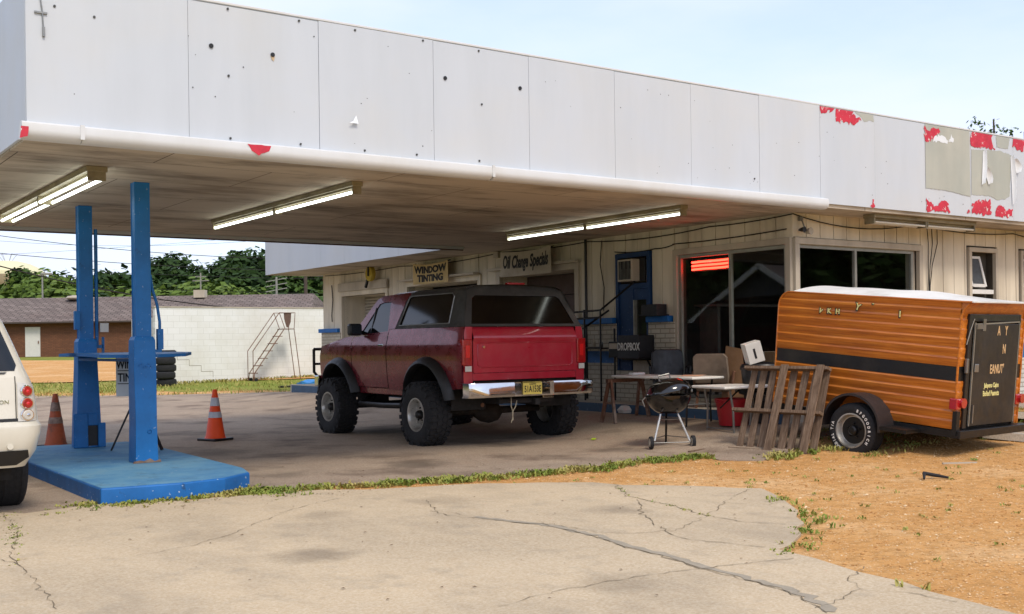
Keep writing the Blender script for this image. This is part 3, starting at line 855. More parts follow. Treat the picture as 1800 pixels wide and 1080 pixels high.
# wires and conduit on the walls
def sag(a, b, s, n=10):
    a, b = Vector(a), Vector(b)
    return [a.lerp(b, i/n)-Vector((0, 0, s*4*(i/n)*(1-i/n))) for i in range(n+1)]
mb = MB()
x = WX-0.04
for p in (((x, 25.3, 3.1), (x, 21.5, 3.1), 0.03), ((x, 21.5, 3.1), (x, 17.5, 3.12), 0.06), ((x, 17.5, 3.12), (x, 14.9, 3.11), 0.03), ((x, 14.9, 3.11), (x, 12, 3.1), 0.06), ((x, 12, 3.1), (x, WY-0.04, 3.13), 0.02),
          ((x, WY-0.05, 3.13), (14.9, WY-0.05, 3.12), 0.13), ((14.9, WY-0.05, 3.12), (17.6, WY-0.05, 3.1), 0.06), ((17.6, WY-0.05, 3.1), (22, WY-0.05, 3.05), 0.12),
          ((x, 13.2, 2.86), (x, 12.75, 2.9), 0.02), ((x, 14.2, 2.88), (x, 13.2, 2.86), 0.03), ((x, 12.8, 2.9), (x, 10.5, 2.93), 0.02)):
    mb.tube(sag(*p), 0.009, 5)
for x0 in (0.0, 0.12, 0.26):
    mb.tube([(15.22+x0, WY-0.04, 3.1), (15.25+x0*0.9, WY-0.04, 2.85), (15.24+x0*0.4, WY-0.04, 2.5), (15.25+x0*0.15, WY-0.04, 2.2), (15.27, WY-0.04, 1.9)], 0.007, 5)
mb.tube([(WX-0.03, 14.55, 3.1), (WX-0.03, 14.6, 2.7), (WX-0.03, 14.5, 2.3), (WX-0.03, 14.52, 1.9)], 0.008, 5)
mb.tube([(WX-0.03, 24.95, 2.85), (WX-0.03, 24.9, 2.5), (WX-0.03, 24.97, 2.1), (WX-0.03, 24.95, 1.95)], 0.012, 5)
mb.build('wiring', M['cable'], st_)
MB().cyl((WX-0.06, 14.95, 0.4), (WX-0.06, 14.95, 3.15), 0.024, seg=8).build('conduit', M['blackm'], st_)
MB().bx(WX-0.09, WX, 22.9, 23.1, 3.02, 3.13).build('junction_box', M['trim'], st_, smooth=0); MB().bx(WX-0.09, WX, 17.6, 17.75, 3.02, 3.14).build('junction_box', M['trim'], st_, smooth=0)

# ---------------------------------------------------------------- island with its posts
isl = MB()
out = [(2.62, 10.0), (3.3, 9.93), (3.75, 10.02), (4.1, 10.3), (4.2, 10.7), (4.3, 14.2), (4.2, 14.75), (2.95, 14.9), (2.62, 14.5)]
isl.sheet(out, lambda a, b: (a, b, 0.165), (), 0.4, 0.2, (0, 0, 1))
io = thing('pump_island', 'raised kerb island painted faded blue under the canopy', 'island', (0, 0, 0))
isl.build('kerb', bluemat('blue_kerb_paint', '#1d6cb4', white=0.9), io, smooth=0, bevel=0.015)
MB().sheet([(x+(3.45-x)*0.012, y+(12.4-y)*0.008) for x, y in out], lambda a, b: (a, b, 0.1665), (), 0.4, 0.001, (0, 0, 1)).build('top', M['island_top'], io, smooth=0)
def post(y, label, second):
    p = thing('canopy_post', label, 'post', (3.585, y, 0.168), group='blue posts holding the canopy')
    mb = MB(); h = 3.15-0.168
    mb.bx(-0.082, 0.082, -0.07, -0.06, 1.2, h); mb.bx(-0.082, 0.082, 0.06, 0.07, 1.2, h); mb.bx(-0.075, -0.06, -0.059, 0.059, 1.2, h)
    mb.bx(0.02, 0.03, -0.059, 0.059, 1.2, h)
    mb.bx(0.062, 0.078, -0.045, 0.045, 1.5, h-0.3)
    mb.build('column', M['blue_post'], p, smooth=0, bevel=0.003)
    mb = MB()
    wl = 0.150 if second else 0.120
    v = []
    for z, w_, d_ in ((0, wl, 0.13), (0.4, wl*0.93, 0.125), (1.0, 0.118, 0.105), (1.3, 0.112, 0.10), (1.34, 0.095, 0.085)):
        v += [(-w_, -d_, z), (w_, -d_, z), (w_, d_, z), (-w_, d_, z)]
    fs = [(0,1,2,3), (16,17,18,19)]
    for k in range(4):
        for i in range(4): fs.append((k*4+i, k*4+(i+1) % 4, k*4+4+(i+1) % 4, k*4+4+i))
    mb.add(v, fs)
    mb.build('casing', M['blue_post'], p, smooth=0, bevel=0.006)
    if second:
        mb = MB(); mb.bx(-0.19, -0.02, -0.16, -0.128, 0, 0.42); mb.bx(0.10, 0.19, -0.16, -0.128, 0, 0.3); mb.bx(-0.02, 0.10, -0.155, -0.125, 0.27, 0.42)
        mb.build('base_shoe', M['blue_post'], p, smooth=0, bevel=0.01)
        MB().bx(-0.03, 0.11, -0.1318, -0.1312, 0.02, 0.28).build('base_opening', M['black'], p, smooth=0)
        MB().bx(-0.15, -0.085, -0.12, -0.05, 1.45, 1.68).build('switch_box', M['blue_post'], p, smooth=0, bevel=0.005)
        mb = MB(); mb.cyl((0.13, -0.03, 1.25), (0.13, -0.03, 2.7), 0.022); mb.bx(0.07, 0.2, -0.05, -0.01, 1.22, 1.26); mb.bx(0.19, 0.215, -0.05, -0.01, 1.15, 1.36)
        mb.build('bracket_pipe', M['blue_post'], p)
        MB().bx(0.15, 0.25, -0.12, -0.1, 1.42, 1.53).build('small_plate', M['white'], p, smooth=0)
    else:
        mb = MB(); mb.tube([(0.09, -0.02, 2.0), (0.11, -0.02, 1.85), (0.16, -0.02, 1.68), (0.185, -0.02, 1.5), (0.185, -0.02, 1.4)], 0.016)
        mb.bx(0.155, 0.215, -0.05, 0.01, 1.2, 1.42); mb.bx(0.09, 0.2, -0.04, 0.0, 1.17, 1.2)
        mb.build('hose_elbow', M['blue_post'], p)
        rr = random.Random(4); mb = MB()
        mb.lathe([(0.02, 0), (0.03, 0.012), (0.012, 0.03)], (0.03, -0.135, 0.33), 'Y', 10)
        for k in range(6): bxx = -0.06+0.024*k; mb.cyl((bxx, -0.100, 1.03+0.02*math.sin(k*2)), (bxx, -0.118, 1.03+0.02*math.sin(k*2)), 0.009, seg=8)
        mb.build('boss', M['blue_post'], p)
        MB().sheet([(-0.15, 0), (0.15, 0), (0.14, 0.03), (0.08, 0.012), (0.03, 0.045), (-0.03, 0.02), (-0.08, 0.03), (-0.14, 0.02)], lambda a, b: (a, -0.1325, b+0.001), (), 0.1, 0.002, (0, -1, 0)).build('rust_hole', M['rust'], p, smooth=0)
    return p
post(11.98, 'nearer blue steel canopy post with a tapering base and elbow pipe', False)
post(14.30, 'farther blue steel canopy post with a flared foot and side pipe', True)
sh = MB()
sh.sheet([(3.2, 14.0), (3.25, 12.35), (3.7, 12.2), (4.2, 12.4), (4.42, 12.85), (4.2, 13.5), (3.75, 14.15), (3.4, 14.2)], lambda a, b: (a, b, 1.305+0.03*math.sin((b-12)*1.2)), (), 0.15, 0.035, (0, 0, 1))
so = thing('platform_shelf', 'thin blue oval shelf fixed between the two canopy posts', 'shelf', (0,0,0))
sh.build('board', M['blue_post'], so, smooth=30)
MB().bar((3.5, 14.2, 1.25), (3.6, 12.1, 1.25), 0.05, 0.03).build('rail', M['blue_post'], so)
# ---------------------------------------------------------------- vehicles
def paint(name, c, c2=None, rough=0.3, coat=0.8, metal=0.0, dust='#8a7768', dustamt=0.25):
    t = NT(name)
    n = t.noise(1.4, 5, 0.6)
    a = t.ramp(n, [(0.3, lin(c)), (0.75, lin(c2 or c))])
    sx = t.n('ShaderNodeSeparateXYZ'); t.l(t.tc, sx.inputs[0])
    d = t.noise(5, 6, 0.7)
    a = t.mix(t.ramp(d, [(0.45, 0.0), (0.75, dustamt)]), a, lin(dust))
    t.color(a)
    t.set(rough=t.ramp(d, [(0.3, rough-0.08), (0.7, rough+0.15)]), metal=metal, coat=coat, coatr=0.05)
    t.bump(t.noise(1.5, 2, 0.4), 0.025, 0.05)
    return t.m
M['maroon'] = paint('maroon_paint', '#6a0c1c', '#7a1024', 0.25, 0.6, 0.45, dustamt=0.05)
M['maroon_lit'] = paint('maroon_paint_lit_rear', '#a50c26', '#b2122c', 0.35, 0.7, 0.1, dustamt=0.12)  # same maroon as the sides; light on the rear painted in as brighter red
M['cap'] = simple('cap_charcoal', '#35332f', 0.6, var=0.15, scale=4, dirt='#5a554c', dthr=(0.5, 0.8))
M['tint'] = simple('tinted_glass', '#050506', 0.1, var=0.1, bump=0, rvar=0.02)
M['autoglass'] = simple('car_glass', '#10161c', 0.04, var=0.1, bump=0, rvar=0.02)
M['tail_red'] = simple('tail_lamp_red', '#a3101a', 0.15, var=0.25, scale=9, coat=1)
M['tail_lit'] = simple('tail_lamp_bright', '#d81a20', 0.15, var=0.1, coat=1)
M['lens'] = simple('clear_lens', '#c8c4ba', 0.15, var=0.15, scale=14, coat=1)
M['plastic'] = simple('black_plastic', '#161618', 0.5, var=0.15)
M['under'] = simple('underbody', '#171412', 0.8, var=0.4, scale=6, dirt='#3a2d22')
M['alloy'] = simple('machined_alloy', '#c4c2bc', 0.35, 0.6, var=0.2, scale=7, dirt='#6f6a62')
M['seat'] = simple('seat_fabric', '#3a3433', 0.9)

def wheel(parent, cx, cy, cz, r, w, rim, side, tread=0, dish=0.05, white_lip=False, dark_center=False, steer=0.0):
    """side = -1: outer face towards -x"""
    g = bpy.data.objects.new('wheel', None); C.objects.link(g); g.parent = parent
    g.location = (cx, cy, cz); g.rotation_euler = (0, 0, steer)
    h = w/2
    mb = MB()
    sh_ = 0.035 if tread else 0.025
    P = [(rim*1.0, -h*0.82), (rim*1.03, -h*0.9), (rim+(r-rim)*0.35, -h*1.02), (rim+(r-rim)*0.7, -h*0.99), (r-sh_, -h*0.92), (r-0.008, -h*0.78), (r, -h*0.4), (r, 0.0), (r, h*0.4), (r-0.008, h*0.78), (r-sh_, h*0.92), (rim+(r-rim)*0.7, h*0.99), (rim+(r-rim)*0.35, h*1.02), (rim*1.03, h*0.9), (rim*1.0, h*0.82), (rim*0.96, 0)]
    mb.lathe([(a, b) for a, b in P], (0,0,0), 'X', 56, closed=True)
    if tread:
        for i in range(tread):
            t = 2*PI*i/tread
            for xx, off, ww in ((-h*0.72, 0, h*0.42), (-h*0.24, 0.5, h*0.34), (h*0.24, 0, h*0.34), (h*0.72, 0.5, h*0.42)):
                tt = t+off*2*PI/tread
                m = Matrix.Rotation(tt, 3, 'X') @ Matrix.Rotation(0.35 if xx < 0 else -0.35, 3, 'Z') if abs(xx) < h*0.5 else Matrix.Rotation(tt, 3, 'X')
                rr_ = r+0.002 if abs(xx) < h*0.5 else r-0.004
                mb.box((xx, -math.sin(tt)*rr_, math.cos(tt)*rr_), (ww, 2*PI*r/tread*0.62, 0.026), m)
                if abs(xx) > h*0.5 and i % 2 == 0:
                    mb.box((math.copysign(h*0.97, xx), -math.sin(tt)*(r-0.035), math.cos(tt)*(r-0.035)), (0.018, 2*PI*r/tread*0.6, 0.06), Matrix.Rotation(tt, 3, 'X'))
    else:
        for xx in (-0.5, -0.17, 0.17, 0.5):
            mb.lathe([(r+0.001, xx*h-0.006), (r-0.008, xx*h), (r+0.001, xx*h+0.006)], (0,0,0), 'X', 56)
    mb.build('tyre', M['rubber'], g, smooth=35)
    s = side
    mr = MB()
    f = h*0.86*s
    mr.lathe([(rim*1.06, f), (rim*1.06, f+0.012*s), (rim*0.98, f+0.012*s), (rim*0.93, f-0.01*s), (rim*0.90, f-dish*0.6*s), (rim*0.86, f-dish*s), (rim*0.82, f-dish*1.0*s)], (0,0,0), 'X', 40)
    mr.lathe([(rim*0.82, f-dish*s), (rim*0.5, f-dish*0.8*s), (rim*0.46, f-dish*0.7*s), (rim*0.3, f-dish*0.7*s)], (0,0,0), 'X', 40) if not dark_center else None
    mr.lathe([(rim*0.96, f-0.01*s), (rim*0.93, -f)], (0,0,0), 'X', 40)
    if not dark_center:
        for i in range(8):
            t = 2*PI*i/8
            mr.cyl((f-dish*0.8*s, math.cos(t)*rim*0.66, math.sin(t)*rim*0.66), (f-dish*0.62*s, math.cos(t)*rim*0.66, math.sin(t)*rim*0.66), rim*0.10, rim*0.085, seg=10)
    mr.build('rim', M['alloy'], g, smooth=30)
    md = MB()
    md.lathe([(0.0001, f-dish*1.05*s), (rim*0.84, f-dish*1.05*s)], (0,0,0), 'X', 32)
    md.lathe([(rim*0.30, f-dish*0.7*s), (rim*0.28, f-dish*0.3*s), (rim*0.2, f-dish*0.05*s), (0.0001, f-dish*0.0*s)], (0,0,0), 'X', 24)
    for i in range(5):
        t = 2*PI*i/5+0.3
        md.cyl((f-dish*1.05*s, math.cos(t)*rim*0.42, math.sin(t)*rim*0.42), (f-dish*0.5*s, math.cos(t)*rim*0.42, math.sin(t)*rim*0.42), rim*0.05, seg=8)
    md.build('hub', M['blackm'], g, smooth=30)
    return g

def interp(tab, z):
    if z <= tab[0][0]: return tab[0][1]
    for (a, va), (b, vb) in zip(tab, tab[1:]):
        if z <= b: return va+(vb-va)*(z-a)/(b-a)
    return tab[-1][1]

# ---- lifted truck
tr_ = thing('pickup_suv', 'lifted maroon two-door off-road truck with charcoal rear cap, parked tail-on under the canopy', 'truck', (8.69, 12.05, 0.0), R(-0.6))
HW = [(0.55, 0.97), (0.72, 0.985), (0.95, 1.01), (1.2, 1.025), (1.38, 1.022), (1.42, 1.008), (1.5, 0.992), (1.6, 0.965), (1.62, 0.955), (2.08, 0.82), (2.14, 0.76)]
def sinterp(tab, z):
    zs = [q[0] for q in tab]
    if z <= zs[0] or z >= zs[-1]: return interp(tab, z)
    k = max(i for i in range(len(tab)-1) if zs[i] <= z)
    sl = lambda i: (tab[min(i+1, len(tab)-1)][1]-tab[max(i-1, 0)][1])/(tab[min(i+1, len(tab)-1)][0]-tab[max(i-1, 0)][0])
    h = zs[k+1]-zs[k]; t_ = (z-zs[k])/h
    return (2*t_**3-3*t_**2+1)*tab[k][1]+(t_**3-2*t_**2+t_)*h*sl(k)+(3*t_**2-2*t_**3)*tab[k+1][1]+(t_**3-t_**2)*h*sl(k+1)
def hw(y, z):
    v = sinterp(HW, z)
    if y > 3.2: v -= 0.05*((y-3.2)/1.2)**2
    if y < 0.12 and z < 1.62: v -= 0.02*(1-y/0.12)**2
    if z > 1.62 and y < 0.7: v -= 0.03*(1-y/0.7)
    return v
def SL(y, z): return (-hw(y, z), y, z)
def SR(y, z): return (hw(y, z), y, z)
def arch(cy, cz, r, a0, a1, n=14): return [(cy+r*math.cos(R(a0+(a1-a0)*i/n)), cz+r*math.sin(R(a0+(a1-a0)*i/n))) for i in range(n+1)]
RA = (0.88, 0.56, 0.57); FA = (3.60, 0.54, 0.57)
def low(side):
    f = SL if side < 0 else SR
    quarter = [(0.0, 0.80), (0.0, 1.60), (2.02, 1.60), (2.02, 0.73)] + [(1.48, 0.73)] + arch(RA[0], RA[1], RA[2], 12, 168)[0:] + [(0.33, 0.78)]
    MB().sheet(quarter, f, (), 0.05).build('rear_quarter', M['maroon'], tr_, smooth=50)
    fender = [(3.16, 0.73), (3.16, 1.515), (3.4, 1.50), (4.3, 1.36), (4.38, 1.2), (4.38, 0.85)] + [(4.2, 0.8)] + arch(FA[0], FA[1], FA[2], 18, 170) + [(3.02, 0.73)]
    fender[-1] = (3.16-0.001, 0.74)
    fender = [(3.16, 0.95), (3.16, 1.515), (3.4, 1.50), (4.3, 1.36), (4.38, 1.2), (4.38, 0.85), (4.2, 0.8)] + arch(FA[0], FA[1], FA[2], 18, 140)
    MB().sheet(fender, f, (), 0.05).build('front_fender', M['maroon'], tr_, smooth=50)
    door = [(2.04, 0.76), (2.04, 1.555), (3.142, 1.50), (3.142, 0.80), (3.11, 0.76)]
    d = MB().sheet(door, f, (), 0.05).build('door', M['maroon'], tr_, smooth=50)
    x = -1 if side < 0 else 1
    MB().bx(x*1.0, x*1.025, 2.12, 2.28, 1.36, 1.39).build('handle', M['chrome'], d, smooth=0, bevel=0.006)
    MB().bar((x*0.992, 2.06, 1.425), (x*0.990, 3.12, 1.42), 0.012, 0.008).build('crease_trim', M['maroon'], d)
    MB().bx(x*0.93, x*0.965, 1.56, 3.1, 0.66, 0.755).build('rocker', M['maroon'], tr_, smooth=0, bevel=0.01)
    # flares
    for (cy, cz, r_), a0, a1 in ((RA, 8, 172), (FA, 6, 168)):
        mb = MB(); pts = arch(cy, cz, r_, a0, a1, 26)
        vs = []
        for (py, pz) in pts:
            dy, dz = (py-cy)/r_, (pz-cz)/r_
            b_ = hw(py, pz)
            for rr_, ox in ((-0.02, 0.0), (-0.03, 0.08), (-0.005, 0.115), (0.04, 0.09), (0.085, 0.012), (0.085, -0.01)):
                vs.append((x*(b_+ox), cy+dy*(r_+rr_), cz+dz*(r_+rr_)))
        k = 6
        fs = [(i*k+j, i*k+j+1, (i+1)*k+j+1, (i+1)*k+j) for i in range(len(pts)-1) for j in range(k-1)]
        mb.add(vs, fs)
        mb.build('wheel_flare', M['plastic'], tr_, smooth=60)
        mb = MB(); vs = []
        for (py, pz) in arch(cy, cz, r_, a0-14, a1+14, 26): vs += [(x*0.985, py, pz), (x*0.45, py, pz)]
        mb.add(vs, [(2*i, 2*i+1, 2*i+3, 2*i+2) for i in range(26)])
        mb.build('wheel_well', M['under'], tr_, smooth=60)
    # cap side with window
    win = [(0.42, 1.655), (1.76, 1.65), (1.64, 2.03), (1.58, 2.06), (0.50, 2.06), (0.44, 2.02)]
    capo = [(0.02, 1.605), (1.86, 1.605), (1.66, 2.12), (0.30, 2.12), (0.20, 2.08)]
    cs = MB().sheet(capo, f, (win,), 0.12).build('cap_side', M['cap'], tr_, smooth=50)
    MB().sheet(win, lambda a, b: (f(a, b)[0]-x*0.012, a, b), (), 0.15).build('pane', M['tint'], cs, smooth=50)
    mb = MB(); wp = [(f(a, b)[0]+x*0.004, a, b) for a, b in win]; mb.tube(wp+[wp[0]], 0.009, 5); mb.build('frame', M['chrome'] if False else M['steel'], cs)
    # cab side: B pillar, roof rail, A pillar round the door glass
    dg = [(2.06, 1.575), (2.93, 1.53), (2.52, 1.98), (2.42, 2.0), (2.18, 2.0)]
    cab = [(1.87, 1.606), (2.03, 1.606), (2.03, 1.556), (3.2, 1.515), (3.16, 1.56), (2.62, 2.05), (2.5, 2.10), (1.67, 2.12)]
    cb = MB().sheet(cab, f, (dg,), 0.12).build('cab_side', M['maroon'], tr_, smooth=50)
    MB().sheet(dg, lambda a, b: (f(a, b)[0]-x*0.012, a, b), (), 0.15).build('pane', M['autoglass'], cb, smooth=50)
    MB().bar((x*0.955, 2.62, 1.55), (x*0.865, 2.60, 1.93), 0.025, 0.02).build('vent_bar', M['plastic'], cb)
    mb = MB(); mb.bx(x*1.02, x*1.22, 2.76, 2.90, 1.52, 1.70); mo = mb.build('mirror', M['plastic'], tr_, smooth=40, bevel=0.035)
    MB().bar((x*0.95, 2.88, 1.56), (x*1.05, 2.84, 1.58), 0.05).build('arm', M['plastic'], mo)
    MB().bx(x*1.04, x*1.2, 2.755, 2.759, 1.54, 1.68).build('glass', M['autoglass'], mo)
    # tail lamp and corner
    lb = MB(); lb.bx(x*0.86, x*1.005, -0.025, 0.05, 1.10, 1.44); lo = lb.build('tail_lamp', M['tail_red'], tr_, smooth=0, bevel=0.012)
    MB().bx(x*0.875, x*0.975, -0.032, -0.026, 1.02, 1.09).build('reverse_lens', M['lens'], lo, smooth=0, bevel=0.003)
    MB().bx(x*0.90, x*0.96, -0.030, -0.0255, 1.2, 1.36).build('bright_lens', M['tail_lit'], lo, smooth=0)
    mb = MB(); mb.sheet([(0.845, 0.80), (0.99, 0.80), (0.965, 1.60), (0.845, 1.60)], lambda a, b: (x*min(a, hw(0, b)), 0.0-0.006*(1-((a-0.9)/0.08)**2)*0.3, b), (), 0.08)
    mb.build('corner_panel', M['maroon_lit'], tr_, smooth=40)
    hl = MB().bx(x*0.55, x*0.86, 4.385, 4.42, 1.08, 1.26).build('headlight', M['lens'], tr_, smooth=0, bevel=0.01)
    MB().bx(x*0.55, x*0.88, 4.386, 4.41, 1.0, 1.06).build('indicator', simple('amber', '#c77a20', 0.2) if 'amber' not in M else M['amber'], hl)
low(-1); low(1)
t_ = MB().sheet([(-0.14, 0), (0.14, 0), (0.14, 0.17), (-0.14, 0.17)], lambda a, b: (-1.0-0.002, 0.55+a, 1.16+b), (), 0.3, 0.003, (-1, 0, 0)).build('fuel_door', M['maroon'], tr_, smooth=0, bevel=0.003)
# badge on fender
MB().bx(-1.006, -0.998, 3.42, 3.62, 1.22, 1.275).build('badge', M['steel'], tr_, smooth=0)
# cap roof, cab roof, rear frame and glass
def roofz(x, y): return 2.14+0.035*(1-(x/0.8)**2)-0.02*max(0, (y-1.6)/1)-(0.05*max(0, (y-2.2)/0.4)**2)
def roof(y0, y1, mat, name):
    mb = MB(); nx, nyy = 14, 8; vs = []
    for j in range(nyy+1):
        y = y0+(y1-y0)*j/nyy
        for i in range(nx+1):
            u = -1+2*i/nx
            e = hw(y, 2.10)
            x = e*u
            z = roofz(x, y) - 0.055*max(0, abs(u)-0.8)**2*25*0.7
            vs.append((x, y, z))
    mb.add(vs, [(j*(nx+1)+i, j*(nx+1)+i+1, (j+1)*(nx+1)+i+1, (j+1)*(nx+1)+i) for j in range(nyy) for i in range(nx)])
    return mb.build(name, mat, tr_, smooth=60)
roof(0.20, 1.66, M['cap'], 'cap_roof'); roof(1.66, 2.56, M['maroon'], 'cab_roof')
def RF(a, b): # rear plane of cap: a=x, b=z
    k = max(0, (b-1.605)/0.5); return (a, 0.0+0.25*k+0.0*a, b)
gl = [(-0.84, 1.64), (0.84, 1.64), (0.72, 1.98), (0.66, 2.02), (-0.66, 2.02), (-0.72, 1.98)]
rf = MB().sheet([(-0.955, 1.605), (0.955, 1.605), (0.80, 2.08), (0.76, 2.13), (0.66, 2.16), (0, 2.178), (-0.66, 2.16), (-0.76, 2.13), (-0.80, 2.08)], RF, (gl,), 0.1).build('cap_rear_frame', M['cap'], tr_, smooth=50)
MB().sheet(gl, lambda a, b: (a, RF(a, b)[1]+0.008, b), (), 0.3).build('pane', M['tint'], rf, smooth=0)
MB().bx(-0.14, 0.14, 0.19, 0.27, 2.172, 2.20).build('brake_lamp', M['tail_red'], rf, smooth=0, bevel=0.008)
# tailgate
tg = MB().sheet([(-0.84, 1.0), (0.84, 1.0), (0.84, 1.60), (-0.84, 1.60)], lambda a, b: (a, -0.012-0.022*max(0, min(1, (b-1.425)/0.012))+0.075*max(0, (b-1.44)/0.16)**1.4, b), (), 0.03).build('tailgate', M['maroon_lit'], tr_, smooth=40)
mb = MB(); p = [(-0.73, 1.07), (0.73, 1.07), (0.77, 1.10), (0.77, 1.36), (0.73, 1.39), (-0.73, 1.39), (-0.77, 1.36), (-0.77, 1.10)]
mb.tube([(a, -0.014, b) for a, b in p]+[(p[0][0], -0.014, p[0][1])], 0.008, 6); mb.build('pressed_border', M['maroon_lit'], tg)
MB().cyl((-0.68, -0.012, 1.335), (-0.68, -0.03, 1.335), 0.018).build('lock', M['chrome'], tg)
MB().bx(-0.84, 0.84, -0.02, 0.05, 1.428, 1.434).build('seam', M['plastic'], tg)
MB().sheet([(-0.84, 0.90), (0.84, 0.90), (0.84, 0.995), (-0.84, 0.995)], lambda a, b: (a, -0.003, b), (), 0.1, 0.03, (0, -1, 0)).build('rear_sill', M['maroon_lit'], tr_, smooth=0, bevel=0.004)
MB().bx(-0.84, 0.84, 0.05, 0.12, 0.78, 0.90).build('rear_crossmember', M['under'], tr_, smooth=0)
# bumper, plate
bp = MB(); vs = []
bxs = [-1.02, -1.01, -0.97, -0.7, -0.32, -0.29, 0.29, 0.32, 0.7, 0.97, 1.01, 1.02]
for x in bxs:
    yb = -0.20 if abs(x) < 0.975 else (-0.17 if abs(x) < 1.015 else -0.04)
    ins = 0.05 if abs(x) < 0.31 else 0
    if abs(abs(x)-0.32) < 0.001: ins = 0
    for yy_, zz in ((yb+0.12, 0.875), (yb+0.01+ins*0.2, 0.87), (yb+ins, 0.85), (yb+ins+0.0, 0.71), (yb+0.03+ins*0.5, 0.68), (yb+0.10, 0.675)): vs.append((x, yy_, zz))
k = 6
bp.add(vs, [(i*k+j, i*k+j+1, (i+1)*k+j+1, (i+1)*k+j) for i in range(len(bxs)-1) for j in range(k-1)])
bo = bp.build('rear_bumper', M['chrome'], tr_, smooth=40)
M['plate'] = simple('plate_yellow', '#cdb85a', 0.45, var=0.12, scale=8, dirt='#e0d9a0', dthr=(0.45, 0.7))
pl = MB().bx(-0.16, 0.145, -0.166, -0.158, 0.70, 0.853).build('number_plate', M['plate'], tr_, smooth=0, bevel=0.002)
text('51A153E', 0.12, M['black'], pl, (-0.008, -0.167, 0.768), (R(90), 0, 0), sx=0.62, bold=0.002)
text('ALABAMA', 0.028, M['rubber'], pl, (-0.008, -0.167, 0.836), (R(90), 0, 0), sx=0.9)
mb = MB(); mb.cyl((0.20, -0.152, 0.80), (0.20, -0.158, 0.80), 0.02); mb.build('plug_hole', M['black'], bo)
mb = MB(); mb.cyl((0.255, -0.152, 0.80), (0.255, -0.158, 0.80), 0.02); mb.build('plug_hole', M['black'], bo)
# hitch, ropes, exhaust
mb = MB(); mb.bx(-0.45, 0.45, -0.02, 0.06, 0.585, 0.64); mb.bx(0.08, 0.16, -0.10, 0.3, 0.555, 0.635); mb.bx(0.09, 0.15, -0.104, -0.10, 0.565, 0.625); mb.build('hitch', M['under'], tr_, smooth=0)
MB().bx(0.2, 0.38, -0.11, 0.0, 0.645, 0.68).build('step_hitch', M['chrome'], tr_, smooth=0, bevel=0.005)
mb = MB(); mb.tube([(-0.27, -0.04, 0.66), (-0.28, -0.05, 0.55), (-0.25, -0.05, 0.47), (-0.26, -0.05, 0.38), (-0.29, -0.06, 0.33)], 0.007, 5); mb.tube([(-0.18, -0.04, 0.62), (-0.21, -0.05, 0.54), (-0.26, -0.05, 0.47), (-0.25, -0.05, 0.36)], 0.007, 5)
mb.build('tow_rope', simple('dirty_rope', '#9a907a', 0.9), tr_)
# chassis, axles, side bars
mb = MB()
mb.bx(-0.80, 0.80, 0.15, 4.2, 0.72, 0.80); mb.build('floor_pan', M['under'], tr_, smooth=0)
for x in (-0.42, 0.42): MB().bx(x-0.04, x+0.04, 0.0, 4.4, 0.58, 0.71).build('frame_rail', M['under'], tr_, smooth=0)
for y in (0.92, 3.60):
    mb = MB(); mb.cyl((-0.85, y, 0.44), (0.85, y, 0.44), 0.05); mb.lathe([(0.05, -0.26), (0.13, -0.14), (0.16, 0.0), (0.13, 0.12), (0.05, 0.2)], (-0.0 if y < 2 else 0.3, y, 0.42), 'X', 16)
    mb.build('axle', M['under'], tr_)
for x in (-0.32, 0.7):
    MB().cyl((x, 0.6, 0.48), (x+0.05, 0.72, 0.75), 0.03, seg=10).build('shock_absorber', M['blackm'], tr_)
MB().tube([(-0.5, 0.3, 0.56), (-0.55, 1.2, 0.56), (-0.5, 1.6, 0.5)], 0.03, 8).build('exhaust', M['rust'], tr_)
MB().lathe([(0.02, 1.3), (0.11, 1.4), (0.13, 1.8), (0.12, 2.2), (0.03, 2.3)], (-0.35, 0, 0.42), 'Y', 14).build('transfer_case', M['under'], tr_)
for x in (-0.98, 0.98): MB().tube([(x*0.7, 1.5, 0.60), (x, 1.55, 0.52), (x, 2.2, 0.50), (x, 2.95, 0.50), (x*0.7, 3.05, 0.60)], 0.042, 10).build('side_step', M['blackm'], tr_)
for sx_ in (-1, 1):
    wheel(tr_, sx_*1.06, 0.86, 0.435, 0.435, 0.33, 0.215, sx_, 30, 0.10)
    wheel(tr_, sx_*1.06, 3.60, 0.435, 0.435, 0.33, 0.215, sx_, 30, 0.10)
# hood, cowl, windshield, front end
def hood(x, y): return 1.50-0.14*((y-3.2)/1.15)**1.3-0.04*(x/0.9)**2+0.025*(1 if abs(x) < 0.35 else 0)
mb = MB(); vs = []
for j in range(13):
    y = 3.2+1.15*j/12
    for i in range(15):
        u = -1+2*i/14; x = hw(y, 1.4)*0.985*u
        vs.append((x, y, hood(x, y)-(0.03 if abs(u) > 0.99 else 0)))
mb.add(vs, [(j*15+i, j*15+i+1, (j+1)*15+i+1, (j+1)*15+i) for j in range(12) for i in range(14)])
mb.build('hood', M['maroon'], tr_, smooth=50)
MB().sheet([(-0.93, 0), (0.93, 0), (0.76, 1), (-0.76, 1)], lambda a, b: (a, 3.18-0.62*b+0.06*(1-(a/0.9)**2), 1.53+0.56*b), (), 0.2).build('windshield', M['autoglass'], tr_, smooth=50)
MB().bx(-0.9, 0.9, 3.1, 3.26, 1.42, 1.50).build('cowl', M['plastic'], tr_, smooth=0)
MB().bx(-0.93, 0.93, 4.33, 4.384, 0.85, 1.34).build('front_panel', M['maroon'], tr_, smooth=0, bevel=0.015)
mb = MB()
for k in range(6): mb.bx(-0.52, 0.52, 4.385, 4.40, 1.03+k*0.045, 1.05+k*0.045)
for k in range(5): mb.bx(-0.5+k*0.245, -0.48+k*0.245, 4.384, 4.396, 1.01, 1.29)
mb.build('grille', M['plastic'], tr_, smooth=0)
